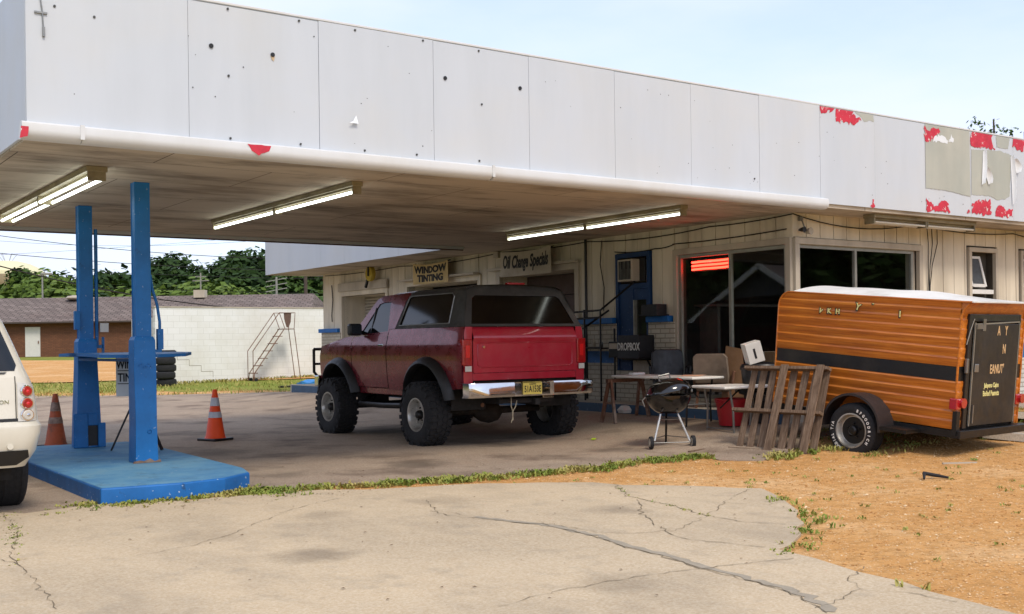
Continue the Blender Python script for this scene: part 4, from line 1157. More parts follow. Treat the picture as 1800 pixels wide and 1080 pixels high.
MB().bx(-1.0, 1.0, 4.42, 4.56, 0.72, 0.90).build('front_bumper', M['chrome'], tr_, smooth=0, bevel=0.02)
mb = MB()
for x in (-0.98, -0.62, 0.62, 0.98): mb.tube([(x*0.9, 4.54, 0.8), (x, 4.60, 0.95), (x, 4.60, 1.32)], 0.024, 8)
mb.tube([(-0.98, 4.60, 1.32), (0.98, 4.60, 1.32)], 0.024, 8); mb.tube([(-0.98, 4.60, 1.08), (-0.62, 4.60, 1.08)], 0.02, 8); mb.tube([(0.98, 4.60, 1.08), (0.62, 4.60, 1.08)], 0.02, 8)
mb.build('brush_guard', M['blackm'], tr_)
# interior
for x in (-0.4, 0.4): MB().bx(x-0.25, x+0.25, 1.95, 2.1, 1.2, 1.75).build('seat', M['seat'], tr_, smooth=0, bevel=0.05)
MB().bx(-0.8, 0.8, 2.9, 3.15, 1.2, 1.52).build('dashboard', M['plastic'], tr_, smooth=0, bevel=0.03)

# ---- white family SUV at the left edge
sv = thing('parked_suv', 'pearl white full-size SUV with stacked round tail lamps at the left picture edge', 'suv', (1.10, 9.72, 0.0), R(0))
M['pearl'] = paint('pearl_white', '#cfc9b8', '#d6d1c2', 0.3, 0.8, 0.0, dust='#9a917c', dustamt=0.12)
LV = [  # z, half width, rear y, front y
 (0.42, 0.90, 0.10, 5.0), (0.55, 0.97, 0.03, 5.1), (0.70, 1.005, 0.0, 5.12), (0.76, 1.01, 0.005, 5.1), (0.80, 0.995, 0.06, 5.08), (0.95, 0.985, 0.075, 5.07), (1.08, 0.965, 0.085, 5.02), (1.16, 0.935, 0.10, 4.85)]
LU = [(1.16, 0.935, 0.10, 3.9), (1.22, 0.91, 0.12, 3.8), (1.45, 0.835, 0.22, 3.45), (1.62, 0.775, 0.30, 3.2), (1.76, 0.71, 0.40, 3.0), (1.84, 0.62, 0.55, 2.8), (1.87, 0.5, 0.75, 2.6)]
def ring(z, w, y0, y1, r=0.16, n=7):
    p = []
    for cx, cy, a0 in ((w-r, y0+r, -90), (w-r, y1-r*2, 0), (-w+r, y1-r*2, 90), (-w+r, y0+r, 180)):
        for i in range(n):
            a = R(a0+90*i/(n-1)); ry = r if cy < 2 else r*2
            p.append((cx+r*math.cos(a), cy+ry*math.sin(a), z))
    return p
def loft(levels, name, mat, capb=True):
    mb = MB(); n = 28
    for L in levels: mb.v += ring(*L)
    for k in range(len(levels)-1):
        for i in range(n): mb.f.append((k*n+i, k*n+(i+1) % n, (k+1)*n+(i+1) % n, (k+1)*n+i))
    mb.f.append(tuple(range((len(levels)-1)*n, len(levels)*n)))
    return mb.build(name, mat, sv, smooth=35)
loft(LV, 'body', M['pearl']); loft(LU, 'cabin', M['pearl'])
def rear_y(x, z, off=0.004):
    T = LV if z < 1.16 else LU
    w = interp([(l[0], l[1]) for l in T], z); y0 = interp([(l[0], l[2]) for l in T], z)
    r = 0.16; c = w-r; ax = abs(x)
    if ax > c: y0 += r-math.sqrt(max(0.0, r*r-(ax-c)**2))
    return (x, y0-off, z)
def side_x(s, y, z, off=0.004):
    T = LV if z < 1.16 else LU
    w = interp([(l[0], l[1]) for l in T], z); y0 = interp([(l[0], l[2]) for l in T], z); r = 0.16
    if y < y0+r: w -= r-math.sqrt(max(0.0, r*r-(y0+r-y)**2))
    return (s*(w+off), y, z)
MB().sheet([(-0.80, 1.215), (0.80, 1.215), (0.82, 1.26), (0.67, 1.72), (0.60, 1.76), (-0.60, 1.76), (-0.67, 1.72), (-0.82, 1.26)], lambda a, b: rear_y(a, b, 0.006), (), 0.06).build('rear_window', M['autoglass'], sv, smooth=60)
MB().sheet([(-0.72, 1.19), (0.72, 1.19), (0.74, 1.205), (-0.74, 1.205)], lambda a, b: rear_y(a, b, 0.008), (), 0.05).build('window_seal', M['plastic'], sv, smooth=60)
for z0, z1, x0, x1 in ((0.80, 0.825, -0.78, 0.84),): MB().sheet([(x0, z0), (x1, z0), (x1, z1), (x0, z1)], lambda a, b: rear_y(a, b, 0.006), (), 0.05).build('liftgate_gap', M['plastic'], sv, smooth=60)
for s in (-1, 1):
    MB().sheet([(0.795, 0.826), (0.802, 0.826), (0.802, 1.17), (0.795, 1.17)], lambda a, b: rear_y(s*a, b, 0.005), (), 0.05).build('liftgate_gap', M['plastic'], sv, smooth=60)
    hs = MB().sheet([(0.81, 0.80), (0.955, 0.80), (0.95, 1.10), (0.81, 1.12)], lambda a, b: rear_y(s*a, b, 0.012), (), 0.02).build('tail_lamp', M['lens'], sv, smooth=60)
    for z, m_ in ((1.045, M['tail_red']), (0.945, M['tail_red']), (0.85, M['lens'])):
        mb = MB(); cx = 0.885
        c0 = Vector(rear_y(s*cx, z, 0.012)); tx = (Vector(rear_y(s*(cx+0.03), z, 0.012))-Vector(rear_y(s*(cx-0.03), z, 0.012))).normalized(); up = Vector((0, 0, 1)); nn = up.cross(tx)
        if nn.y > 0: nn = -nn
        def disc(r0, r1, o0, o1, mat, nm):
            mb = MB(); vs = []
            for rr_, oo in ((r0, o0), (r1, o1)):
                for i in range(20):
                    a = 2*PI*i/20; vs.append(c0+tx*math.cos(a)*rr_*1.15+up*math.sin(a)*rr_+nn*oo)
            mb.add(vs, [(i, (i+1) % 20, 20+(i+1) % 20, 20+i) for i in range(20)]+[tuple(range(20, 40))])
            mb.build(nm, mat, hs, smooth=40)
        disc(0.051, 0.047, 0.0, 0.010, M['chrome'], 'lamp_bezel'); disc(0.041, 0.035, 0.010, 0.018, m_, 'lamp_lens')
        disc(0.014, 0.010, 0.018, 0.021, M['tail_lit'] if m_ is M['tail_red'] else M['chrome'], 'bulb')
    wheel(sv, s*0.86, 0.92, 0.385, 0.385, 0.27, 0.225, s, 0, 0.03)
    wheel(sv, s*0.86, 3.95, 0.385, 0.385, 0.27, 0.225, s, 0, 0.03)
    for cy in (0.92, 3.95):
        mb = MB(); vs = []
        A = arch(cy, 0.385, 0.45, 0, 180, 20)
        mb.sheet(A, lambda a, b: side_x(s, a, b, 0.003), (), 0.08); mb.build('wheel_arch', M['under'], sv, smooth=60)
    for (a, b, c, d) in ((0.55, 1.25, 1.24, 1.60), (1.33, 2.2, 1.24, 1.62), (2.28, 3.15, 1.24, 1.60)):
        MB().sheet([(a, c), (b, c), (b-0.05 if b < 3 else b-0.35, d), (a+0.06, d)], lambda u, v: side_x(s, u, v, 0.005), (), 0.1).build('side_window', M['autoglass'], sv, smooth=60)
    for y in (1.3, 2.25, 3.3): MB().sheet([(y, 0.6), (y+0.006, 0.6), (y+0.006, 1.16), (y, 1.16)], lambda u, v: side_x(s, u, v, 0.003), (), 0.1).build('door_gap', M['plastic'], sv)
    MB().bx(s*0.95, s*1.15, 3.3, 3.42, 1.16, 1.3).build('mirror', M['pearl'], sv, smooth=0, bevel=0.03)
    MB().tube([(s*0.62, 0.8, 1.86), (s*0.6, 1.0, 1.91), (s*0.6, 2.4, 1.91), (s*0.6, 2.6, 1.87)], 0.016).build('roof_rail', M['steel'], sv)
MB().sheet([(-0.6, 1.22), (0.6, 1.22), (0.5, 1.66), (-0.5, 1.66)], lambda a, b: (a, interp([(1.16, 3.9), (1.22, 3.8), (1.45, 3.45), (1.62, 3.2), (1.76, 3.0)], b)+0.01, b), (), 0.1).build('windshield', M['autoglass'], sv, smooth=60)
mb = MB()
for x, n_ in ((0.55, 0),): pass
MB().sheet([(-0.75, 0.44), (0.8, 0.44), (0.9, 0.50), (0.88, 0.565), (-0.88, 0.565), (-0.9, 0.50)], lambda a, b: rear_y(a, b, 0.010), (), 0.05).build('lower_valance', M['plastic'], sv, smooth=60)
MB().cyl((0.74, 0.03, 0.60), (0.74, 0.0, 0.60), 0.024, seg=16).build('park_sensor', M['pearl'], sv)
text('YUKON', 0.045, M['chrome'], sv, (0.66, rear_y(0.66, 0.96, 0.006)[1], 0.96), (R(90), 0, 0), sx=1.1)
MB().bx(-0.16, 0.16, rear_y(0, 1.0)[1]-0.008, rear_y(0, 1.0)[1], 0.9, 1.05).build('number_plate', M['white'], sv)
MB().bx(-0.8, 0.8, 0.3, 4.8, 0.3, 0.45).build('underbody', M['under'], sv, smooth=0)
MB().bx(-0.7, 0.7, 5.0, 5.08, 0.7, 0.95).build('grille', M['chrome'], sv, smooth=0, bevel=0.02)

# ---- peanut trailer
TZ = 0.03
tl = thing('concession_trailer', 'wood-toned ribbed metal concession trailer with black stripe and black rear door', 'trailer', (10.77, 7.10, TZ), rot=(R(5.2), 0, R(3.4)))
# local: origin under rear left corner; +y to the front (tongue), +x to the right
t = NT('wood_siding')
nzv = t.noise(3.0, 8, 0.65, t.mapping((4, 0.35, 9)))
a = t.ramp(nzv, [(0.25, lin('#8a430c')), (0.5, lin('#be6c1a')), (0.75, lin('#dc8d32'))])
a = t.mix(t.ramp(t.noise(1.3, 5, 0.6), [(0.4, 0.0), (0.75, 0.45)]), a, lin('#944a16'))
a = t.mix(t.ramp(t.noise(12, 6, 0.8), [(0.66, 0.0), (0.75, 0.5)]), a, lin('#d9a066'))
a = t.mix(t.ramp(t.noise(2.0, 7, 0.75, t.mapping((3, 0.25, 7), (5, 5, 5))), [(0.5, 0.0), (0.7, 0.6)]), a, lin('#5f2c0a'))
t.color(a); t.set(rough=0.38, spec=0.5, coat=0.25, coatr=0.2); t.bump(t.noise(2.5, 3, 0.5), 0.25, 0.03)
M['wood_metal'] = t.m
M['stripe'] = simple('black_stripe', '#0d0d0f', 0.45, var=0.3, scale=5, dirt='#2b2622', coat=0.2)
LT, WT, HT = 2.40, 1.36, 1.45      # length, width, top
zb = 0.36; zt = 1.74
def ribs(z0, z1, p=0.105):
    """height profile of overlapping ribbed siding: returns (z, bulge)"""
    out = []; z = z0
    while z < z1-1e-4:
        for dz, b in ((0, 0.0), (0.06*p/0.105, 0.014), (0.085*p/0.105, 0.016), (0.098*p/0.105, 0.004)):
            if z+dz < z1: out.append((z+dz, b))
        z += p
    out.append((z1, 0.0)); return out
SA, SB = 0.885, 1.04    # stripe heights
def sidepanel(x, s, z0, z1, name, mat, flat=False):
    mb = MB(); pr = ribs(z0, z1) if not flat else [(z0, 0.006), (z1, 0.006)]
    n = 15; rr_ = 0.17
    vs = []
    for z, b in pr:
        # front top corner rounded
        yfr = LT if z < zt-rr_ else LT-rr_+math.sqrt(max(0, rr_**2-(z-(zt-rr_))**2))
        for i in range(n+1):
            vs.append((x+s*b, yfr*i/n, z))
    k = n+1
    mb.add(vs, [(j*k+i, j*k+i+1, (j+1)*k+i+1, (j+1)*k+i) for j in range(len(pr)-1) for i in range(n)])
    return mb.build(name, mat, tl, smooth=25)
for x, s in ((0, -1), (WT, 1)):
    sidepanel(x, s, zb, SA, 'lower_siding', M['wood_metal']); sidepanel(x, s, SA, SB, 'stripe', M['stripe'], True); up_ = sidepanel(x, s, SB, zt, 'upper_siding', M['wood_metal'])
# roof, front
mb = MB(); vs = []
pf = [(LT, zb), (LT, zt-0.17)]+[(LT-0.17+0.17*math.cos(R(a_)), zt-0.17+0.17*math.sin(R(a_))) for a_ in (15, 30, 45, 60, 75, 90)]
for y, z in pf: vs += [(-0.002, y, z), (WT+0.002, y, z)]
mb.add(vs, [(2*i, 2*i+1, 2*i+3, 2*i+2) for i in range(len(pf)-1)]); mb.build('front_wall', M['wood_metal'], tl, smooth=40)
mb = MB(); mb.sheet([(-0.015, -0.14), (WT+0.015, -0.14), (WT+0.015, LT-0.2), (-0.015, LT-0.2)], lambda a_, b_: (a_, b_, zt+0.014+0.075*(1-((a_-WT/2)/(WT/2))**2)*ss((b_+0.1)/0.9)+0.004*math.sin(b_*9)), (), 0.12, 0.012, (0, 0, 1)); mb.build('roof_sheet', simple('white_roof', '#d8d5cd', 0.5, var=0.1, scale=2, dirt='#a39c8c', dthr=(0.5, 0.8)), tl, smooth=30)
mb = MB()
for x in (-0.012, WT+0.012): mb.tube([(x, -0.12, zt+0.005), (x, 0.0, zt+0.002), (x, LT-0.19, zt+0.002)]+[(x, LT-0.17+0.175*math.cos(R(a_)), zt-0.17+0.175*math.sin(R(a_))) for a_ in (75, 60, 45, 30, 15, 0)]+[(x, LT+0.004, zb)], 0.011, 6)
mb.build('edge_trim', M['wood_metal'], tl)
# rear face round the door
rr0, rr1 = 0.14, WT-0.14
mb = MB(); mb2 = MB()
for x0, x1 in ((0.0, 0.125), (WT-0.125, WT)):
    for z0, z1, m_ in ((zb, SA, 0), (SB, zt-0.16, 0), (SA, SB, 1)):
        pr = ribs(z0, z1) if not m_ else [(z0, 0.006), (z1, 0.006)]
        vs = []
        for z, b in pr: vs += [(x0, -b*0.6, z), (x1, -b*0.6, z)]
        (mb2 if m_ else mb).add(vs, [(2*i, 2*i+1, 2*i+3, 2*i+2) for i in range(len(pr)-1)])
# flared header under the overhanging roof lip
vs = []
for y, z in ((0.0, zt-0.16), (-0.02, zt-0.09), (-0.07, zt-0.03), (-0.135, zt+0.005)): vs += [(-0.01, y, z), (WT+0.01, y, z)]
mb.add(vs, [(2*i, 2*i+1, 2*i+3, 2*i+2) for i in range(3)])
mb.build('rear_siding', M['wood_metal'], tl, smooth=30); mb2.build('stripe', M['stripe'], tl, smooth=0)
for x in (0.0, WT): MB().sheet([(0, zt-0.16), (0, zt), (-0.13, zt+0.01), (-0.07, zt-0.035), (-0.02, zt-0.09)], lambda a_, b_: (x, a_, b_), (), 0.1).build('lip_side', M['wood_metal'], tl, smooth=0)
mb = MB()
for x in (0.0, WT): mb.tube([(x, -0.004, zb), (x, -0.004, zt-0.16), (x, -0.03, zt-0.08), (x, -0.09, zt-0.01)], 0.014, 6)
mb.build('corner_trim', M['wood_metal'], tl)
fr_ = MB(); fr_.bx(0.125, 0.20, -0.035, 0.02, zb, zt-0.13); fr_.bx(WT-0.17, WT-0.125, -0.035, 0.02, zb, zt-0.13); fr_.bx(0.20, WT-0.17, -0.034, 0.02, zt-0.21, zt-0.13); fr_.build('door_frame', M['stripe'], tl, smooth=0, bevel=0.006)
dr = MB().bx(0.235, WT-0.19, -0.055, -0.036, zb+0.03, zt-0.235).build('rear_door', simple('door_black', '#191715', 0.45, var=0.25, scale=3, dirt='#35302b', dthr=(0.45, 0.8)), tl, smooth=0, bevel=0.004)
mb = MB(); e0, e1 = 0.215, WT-0.18
mb.bx(e0, e0+0.018, -0.052, -0.036, zb+0.03, zt-0.22); mb.bx(e1-0.008, e1+0.006, -0.052, -0.036, zb+0.03, zt-0.22); mb.bar((e0+0.02, -0.045, zt-0.238), (e1-0.01, -0.045, zt-0.212), 0.02, 0.014); mb.build('edging', M['alu'], dr, smooth=0)
M['decal'] = simple('cream_decal', '#c9a77a', 0.5, var=0.2, scale=20)
M['decal_y'] = simple('pale_yellow_decal', '#d8d08a', 0.5, var=0.2, scale=20)
def dt(s_, size, x, z, sx, mat=None, **k): return text(s_, size*0.85, mat or M['decal'], dr, (x, -0.0565, z), (R(90), 0, 0), sx=sx, **k)
xm = 0.235+0.5
dt('A', 0.17, xm-0.02, 1.425, 0.62, bold=0.003); dt('Y', 0.17, xm+0.14, 1.425, 0.62, bold=0.003)
dt('N', 0.17, xm+0.12, 1.22, 0.62, bold=0.003); dt('EANUT\'', 0.165, xm-0.01, 1.0, 0.62, bold=0.003)
dt('Jalapeno Cajun', 0.085, xm-0.1, 0.825, 0.72, M['decal_y'], bold=0.002); dt('Boiled Peanuts', 0.095, xm-0.1, 0.735, 0.72, M['decal_y'], bold=0.002)
mb = MB(); mb.bx(0.24, 0.40, -0.062, -0.056, 1.45, 1.50); mb.bx(0.36, 0.42, -0.063, -0.056, 1.43, 1.56); mb.build('hinge_plate', M['steel'], dr, smooth=0)
mb = MB(); mb.bx(0.24, 0.32, -0.07, -0.056, 0.98, 1.07); mb.build('latch', M['steel'], dr, smooth=0, bevel=0.01)
mb = MB(); mb.bx(0.26, 0.28, -0.066, -0.056, 0.42, 0.62); mb.build('torn_tape', M['steel'], dr, smooth=0)
MB().bx(0.10, 0.135, -0.055, -0.02, 0.97, 1.13).build('lock_box', M['steel'], tl, smooth=0, bevel=0.008)
MB().tube([(0.10, -0.03, 1.28), (0.15, -0.04, 1.45), (0.21, -0.04, 1.56)], 0.006, 5).build('tie_cord', M['alu'], tl)
# broken letters on the side panel
for i, (s_, y, z, sz, rz) in enumerate((('V', 1.78, 1.535, 0.07, 0.4), ('K', 1.66, 1.54, 0.075, 0), ('H', 1.54, 1.54, 0.075, 0), ('Y', 1.27, 1.61, 0.10, 0.3), ('-', 1.07, 1.665, 0.06, 0), ('I', 0.72, 1.56, 0.09, 0))):
    text(s_, sz*1.25, M['black'], up_, (-0.0165, y+0.006, z-0.004), (R(90), rz, R(-90)), sx=1.0, bold=0.008, ext=0.001)
    text(s_, sz*1.05, M['decal_y'], up_, (-0.0195, y, z), (R(90), rz, R(-90)), sx=1.0, bold=0.003)
# chassis
mb = MB(); mb.bx(-0.03, WT+0.10, -0.10, 0.0, zb-0.09, zb-0.005); mb.build('rear_beam', M['blackm'], tl, smooth=0, bevel=0.005)
for x in (0.02, WT-0.02): MB().bx(x-0.03, x+0.03, 0.0, LT, zb-0.09, zb-0.01).build('frame_rail', M['blackm'], tl, smooth=0)
MB().bx(0.05, WT-0.05, 0.0, LT, zb-0.009, zb+0.02).build('floor', M['under'], tl, smooth=0)
for x in (0.3, WT-0.3): MB().bar((x, LT, zb-0.05), (WT/2, LT+1.1, zb-0.02), 0.05, 0.07).build('tongue_bar', M['blackm'], tl)
MB().lathe([(0.001, 0.07), (0.035, 0.05), (0.04, 0), (0.04, -0.04)], (WT/2, LT+1.15, zb), 'Z', 12).build('coupler', M['steel'], tl)
MB().cyl((WT/2, LT+0.9, -0.12), (WT/2, LT+0.9, zb+0.3), 0.03).build('jack', M['steel'], tl)
MB().cyl((-0.2, 1.09, 0.22), (WT+0.2, 1.09, 0.22), 0.03).build('axle', M['under'], tl)
for x, s in ((-0.16, -1), (WT+0.16, 1)):
    w_ = wheel(tl, x, 1.09, 0.205, 0.315, 0.22, 0.19, s, 0, 0.05, dark_center=True)
    mb = MB(); A = arch(1.09, 0.25, 0.385, -5, 182, 20); vs = []
    xi, xo = (x-s*0.17, x+s*0.13)
    for (y, z) in A: vs += [(xi, y, z), (xo, y, z), (xo, 1.09+(y-1.09)*0.93, 0.25+(z-0.25)*0.93)]
    mb.add(vs, [(3*i, 3*i+1, 3*i+4, 3*i+3) for i in range(20)]+[(3*i+1, 3*i+2, 3*i+5, 3*i+4) for i in range(20)])
    mb.build('mudguard', simple('dark_fender', '#2c2727', 0.45, var=0.2), tl, smooth=50)
    MB().bx(min(xi, xo), max(xi, xo), 0.38, 0.71, 0.27, 0.31).build('step_plate', M['blackm'], tl, smooth=0)
    if s < 0:
        wm = simple('white_letters', '#e2e0da', 0.6, var=0.05)
        def curve_text(body, a0, rad, size, flip):
            da = size*0.72/rad
            for i, ch in enumerate(body):
                a_ = a0 + i*da*(1 if flip else -1)
                if ch == ' ': continue
                # text stands on the outer sidewall (x = -), local frame y->left as seen from outside
                o = text(ch, size, wm, w_, (-0.118, -rad*math.cos(a_)*-1, rad*math.sin(a_)), (0, 0, 0), ext=0.001, bold=0.001)
                ux = Vector((0, math.sin(a_), -math.cos(a_))) if not flip else Vector((0, -math.sin(a_), math.cos(a_)))
                uz = Vector((-1, 0, 0)); uy = uz.cross(ux)
                o.rotation_euler = Matrix((ux, uy, uz)).transposed().to_euler()
        curve_text('BFGOODRICH', R(112)+PI*0, 0.245, 0.045, True) if False else None
        curve_text('BFGoodrich', PI-R(112), 0.232, 0.042, False) if False else None
        TEXTW = (w_, wm)
for x in (0.06, WT-0.03):
    lo = MB().bx(x-0.11, x-0.01, -0.05, 0.04, 0.58, 0.70).build('tail_lamp', M['tail_red'], tl, smooth=0, bevel=0.01)
    MB().cyl((x, -0.045, 0.65), (x, -0.075, 0.65), 0.055, seg=16).build('round_lens', M['tail_red'], lo)
MB().bx(-0.05, 0.02, -0.06, -0.01, 0.30, 0.56).build('lamp_bracket', M['blackm'], tl, smooth=0)
# raised white letters round the near tyre
w_, wm = TEXTW
def letters(body, a0, a1, rad, size):
    """a measured in the wheel plane seen from outside: 0 = right (rear), counter-clockwise; tops point outwards"""
    n = len(body)
    for i, ch in enumerate(body):
        if ch == ' ': continue
        a_ = a0+(a1-a0)*i/(n-1)
        out_ = Vector((0, -math.cos(a_), math.sin(a_)))
        nrm = Vector((-1, 0, 0))
        ux = out_.cross(nrm)
        o = text(ch, size, wm, w_, Vector((-0.1155, 0, 0))+out_*rad, (0, 0, 0), ext=0.002, bold=0.0015, sx=0.9)
        o.rotation_euler = Matrix((ux, out_, nrm)).transposed().to_euler()
letters('BFGOODRICH', R(72), R(-28), 0.245, 0.045)
letters('RADIAL T/A', R(240), R(165), 0.245, 0.045)
# ---------------------------------------------------------------- small things
def G(r_, d_, dz=0.0):
    x, y = camxy(r_, d_); return Vector((x, y, gz(x, y)+dz))
# fluorescent lights under the canopy
def lamp(x, y0, y1, label, twin, lit=True, along='y', z=3.15):
    L = y1-y0
    o = thing('fluorescent_light', label, 'light', (x, y0, z) if along == 'y' else (y0, x, z), rz=0 if along == 'y' else -PI/2, group='strip lights under the canopy')
    hw_ = 0.10 if twin else 0.065; mb = MB(); mb.bx(-hw_, hw_, 0, L, -0.055, -0.001); mb.bx(-0.04, 0.04, 0.02, L-0.02, -0.08, -0.055)
    mb.build('housing', M['lampbody'], o, smooth=0, bevel=0.006)
    mb = MB()
    for y in (0.01, L/2-0.03, L/2+0.01, L-0.04): MB().bx(-hw_+0.015, hw_-0.015, y, y+0.025, -0.14, -0.055).build('socket_bracket', M['lampbody'], o, smooth=0)
    for xx in ((-0.065, 0.065) if twin else (-0.025,)):
        for a, b in ((0.04, L/2-0.035), (L/2+0.04, L-0.045)):
            MB().cyl((xx, a, -0.115), (xx, b, -0.118), 0.016, seg=12).build('tube', M['tube'] if lit else M['tube_off'], o)
    return o
lamp(2.9, 11.05, 15.35, 'lit twin-tube strip light nearest the left end of the canopy', True)
lamp(5.52, 10.7, 14.98, 'lit strip light on the soffit between the blue posts and the truck', False)
lamp(10.15, 10.5, 14.5, 'lit greenish strip light on the soffit nearest the shop wall', False)
for_l = lamp(9.98, 13.25, 15.75, 'unlit strip light under the eave above the side window', True, False, 'x')
for_l.location = (13.25, 9.98, 3.15); for_l.rotation_euler = (0, 0, -PI/2)

# banners on the wall
M['banner_y'] = simple('yellowed_banner', '#c9b07a', 0.7, var=0.1, dirt='#a98f5c')
M['banner_w'] = simple('grubby_banner', '#b7ac98', 0.7, var=0.1, dirt='#8f836f')
M['ink'] = simple('black_ink', '#15151a', 0.6)
def banner(y0, y1, z0, z1, mat, label, lines, sag_, cat='banner'):
    o = thing('banner', label, cat, (11.93, y1, z0))
    W, H = y1-y0, z1-z0
    def f(a, b, off=0):
        top = b/H
        return (-0.012*math.sin(a*9)*(0.4+top)-off, -a, b-sag_*top*math.sin(PI*a/W)*1.0)
    MB().sheet([(0, 0), (W, 0), (W, H), (0, H)], f, (), 0.05, 0.002, (-1, 0, 0)).build('cloth', mat, o, smooth=60)
    for body, size, yy, sx, shear, bold in lines:
        def sf(co):
            a = co.x+W/2; b = co.y+yy
            p = f(a, b, 0.004+co.z); return Vector(p)
        text(body, size, M['ink'], o, (0, 0, 0), (0, 0, 0), sx=sx, shear=shear, bold=bold, ext=0.001, shapef=sf)
    for a in (0.02, W-0.02): MB().cyl((0.0, -a, H-0.02), (0.07, -a, H+0.0), 0.012, seg=6).build('tie', M['cable'], o)
    return o
banner(19.2, 20.62, 2.64, 3.09, M['banner_y'], 'yellowed WINDOW TINTING banner above the middle garage bay', [('WINDOW', 0.21, 0.315, 1.25, 0, 0.011), ('TINTING', 0.21, 0.12, 1.2, 0, 0.011)], 0.05)
banner(15.72, 17.32, 2.62, 3.1, M['banner_w'], 'grubby Oil Change Specials banner hung over the right garage bay', [('Oil Change Specials', 0.34, 0.27, 0.52, 0.25, 0.012)], 0.04)
# yellow cord reel
o = thing('cord_reel', 'yellow cord reel hanging under the eave by the roller door', 'reel', (11.93, 22.55, 2.99))
MB().lathe([(0.001, -0.05), (0.16, -0.05), (0.17, -0.03), (0.17, 0.03), (0.16, 0.05), (0.001, 0.05)], (0, 0, 0), 'X', 20).build('drum', simple('reel_yellow', '#b39a2c', 0.5), o)
mb = MB(); mb.bx(-0.07, 0.07, -0.03, 0.03, -0.05, 0.17); mb.bar((0, 0.1, -0.05), (0, 0.24, -0.3), 0.05); mb.build('bracket', M['black'], o, smooth=0)
# cooler in the opening above the blue door
o = thing('window_cooler', 'old air cooler with torn grille set above the blue door', 'air conditioner', (12.0, 13.60, 2.36))
MB().bx(-0.06, 0.35, -0.02, 0.34, 0.0, 0.36).build('casing', M['trim'], o, smooth=0, bevel=0.01)
g_ = MB().bx(-0.064, -0.061, 0.01, 0.31, 0.03, 0.33).build('grille', M['black'], o, smooth=0)
for k in range(9): MB().bx(-0.07, -0.062, 0.01+k*0.034, 0.018+k*0.034, 0.03, 0.33 if k % 3 else 0.2).build('fin', M['steel'], g_, smooth=0)
MB().bx(0.1, 0.12, -0.16, -0.021, 0.0, 0.37).build('side_filler', M['black'], o, smooth=0)
MB().bx(0.1, 0.12, 0.341, 0.5, 0.0, 0.37).build('side_filler', M['black'], o, smooth=0)
# boxes by the door
o = thing('speaker_box', 'small black box sitting on the blue ledge right of the door', 'box', (12.0, 13.08, 1.782))
mb = MB(); mb.bx(-0.14, 0.08, -0.16, 0.2, 0, 0.18); mb.build('case', M['black'], o, smooth=0, bevel=0.01); MB().bx(-0.16, 0.1, -0.19, 0.23, -0.001, 0.02).build('foot', M['black'], o, smooth=0)
o = thing('drop_box', 'black DROPBOX sign box fixed in front of the blue door', 'box', (11.9, 13.62, 1.10))
MB().bx(-0.18, 0.16, -0.42, 0.08, 0.0, 0.38).build('case', M['black'], o, smooth=0, bevel=0.012)
MB().bx(-0.16, 0.16, 0.09, 0.34, 0.02, 0.28).build('side_case', M['blackm'], o, smooth=0, bevel=0.01)
MB().bx(-0.162, -0.159, 0.12, 0.32, 0.16, 0.25).build('label_plate', M['trim'], o, smooth=0)
text('DROPBOX', 0.17, M['white'], o, (-0.183, -0.18, 0.19), (R(90), 0, R(-90)), sx=0.66, bold=0.003)
mb = MB(); mb.bar((0.1, -0.3, 0), (0.1, -0.55, -0.35), 0.02); mb.bx(0.1, 0.24, -0.3, 0.3, -0.03, 0.0); mb.build('wall_bracket', M['blackm'], o)
# neon sign inside the shop window
o = thing('neon_sign', 'glowing red neon bars hanging inside the tall shop window', 'neon sign', (12.27, 12.14, 2.54))
MB().bx(0.02, 0.04, -0.42, 0.42, -0.09, 0.09).build('backing', M['black'], o, smooth=0)
NE = emit('neon_red', (1.0, 0.03, 0.015, 1), 9.0)
for k, z in enumerate((-0.055, 0.0, 0.055)):
    MB().tube([(0, -0.4, z+0.004), (0, -0.2, z), (0, 0.2, z+0.003), (0, 0.4, z)], 0.016, 8).build('tube', NE, o)
# floodlight and camera at the corner
o = thing('flood_light', 'small twin floodlight under the eave at the building corner', 'light', (12.28, 10.37, 3.06))
mb = MB(); mb.bx(-0.03, 0.03, 0, 0.04, -0.02, 0.04); mb.tube([(0, 0, 0), (0, -0.04, -0.1), (0.0, -0.05, -0.16)], 0.012, 6); mb.build('bracket', M['steel'], o)
MB().lathe([(0.02, 0.05), (0.035, 0.0), (0.05, -0.07), (0.045, -0.075), (0.0001, -0.06)], (0.05, -0.05, -0.17), 'Y', 14).build('lamp_head', M['trim'], o)
MB().lathe([(0.015, 0.05), (0.03, 0.0), (0.04, -0.05), (0.0001, -0.045)], (-0.06, -0.05, -0.15), 'Y', 14).build('lamp_head', M['black'], o)
# black pipe rack against the wall
o = thing('pipe_rack', 'tall rack of thin black pipes standing against the brick wainscot', 'rack', (11.72, 14.55, 0.40))
for a, b in (((0, -0.42, 0), (0, -0.42, 1.5)), ((0, 0.0, 0), (0, 0.0, 1.52)), ((0, 0.75, 0), (0, 0.75, 1.5)), ((0, -0.42, 1.5), (0, 0.95, 1.47)), ((0, -0.42, 1.38), (0, 0.95, 1.36)), ((0, -0.42, 0.88), (0, 0.75, 0.88)), ((0, -0.42, 1.5), (0.25, -1.0, 1.95)), ((0, 0.05, 1.2), (0.2, -0.4, 1.5)), ((0.3, -0.42, 0), (0.3, -0.42, 1.2)), ((0.3, 0.75, 0), (0.3, 0.75, 1.2))):
    MB().cyl(a, b, 0.017, seg=7).build('pipe', M['blackm'], o)
MB().bx(0.0, 0.3, -0.4, 0.73, 0.86, 0.88).build('shelf', M['blackm'], o, smooth=0)
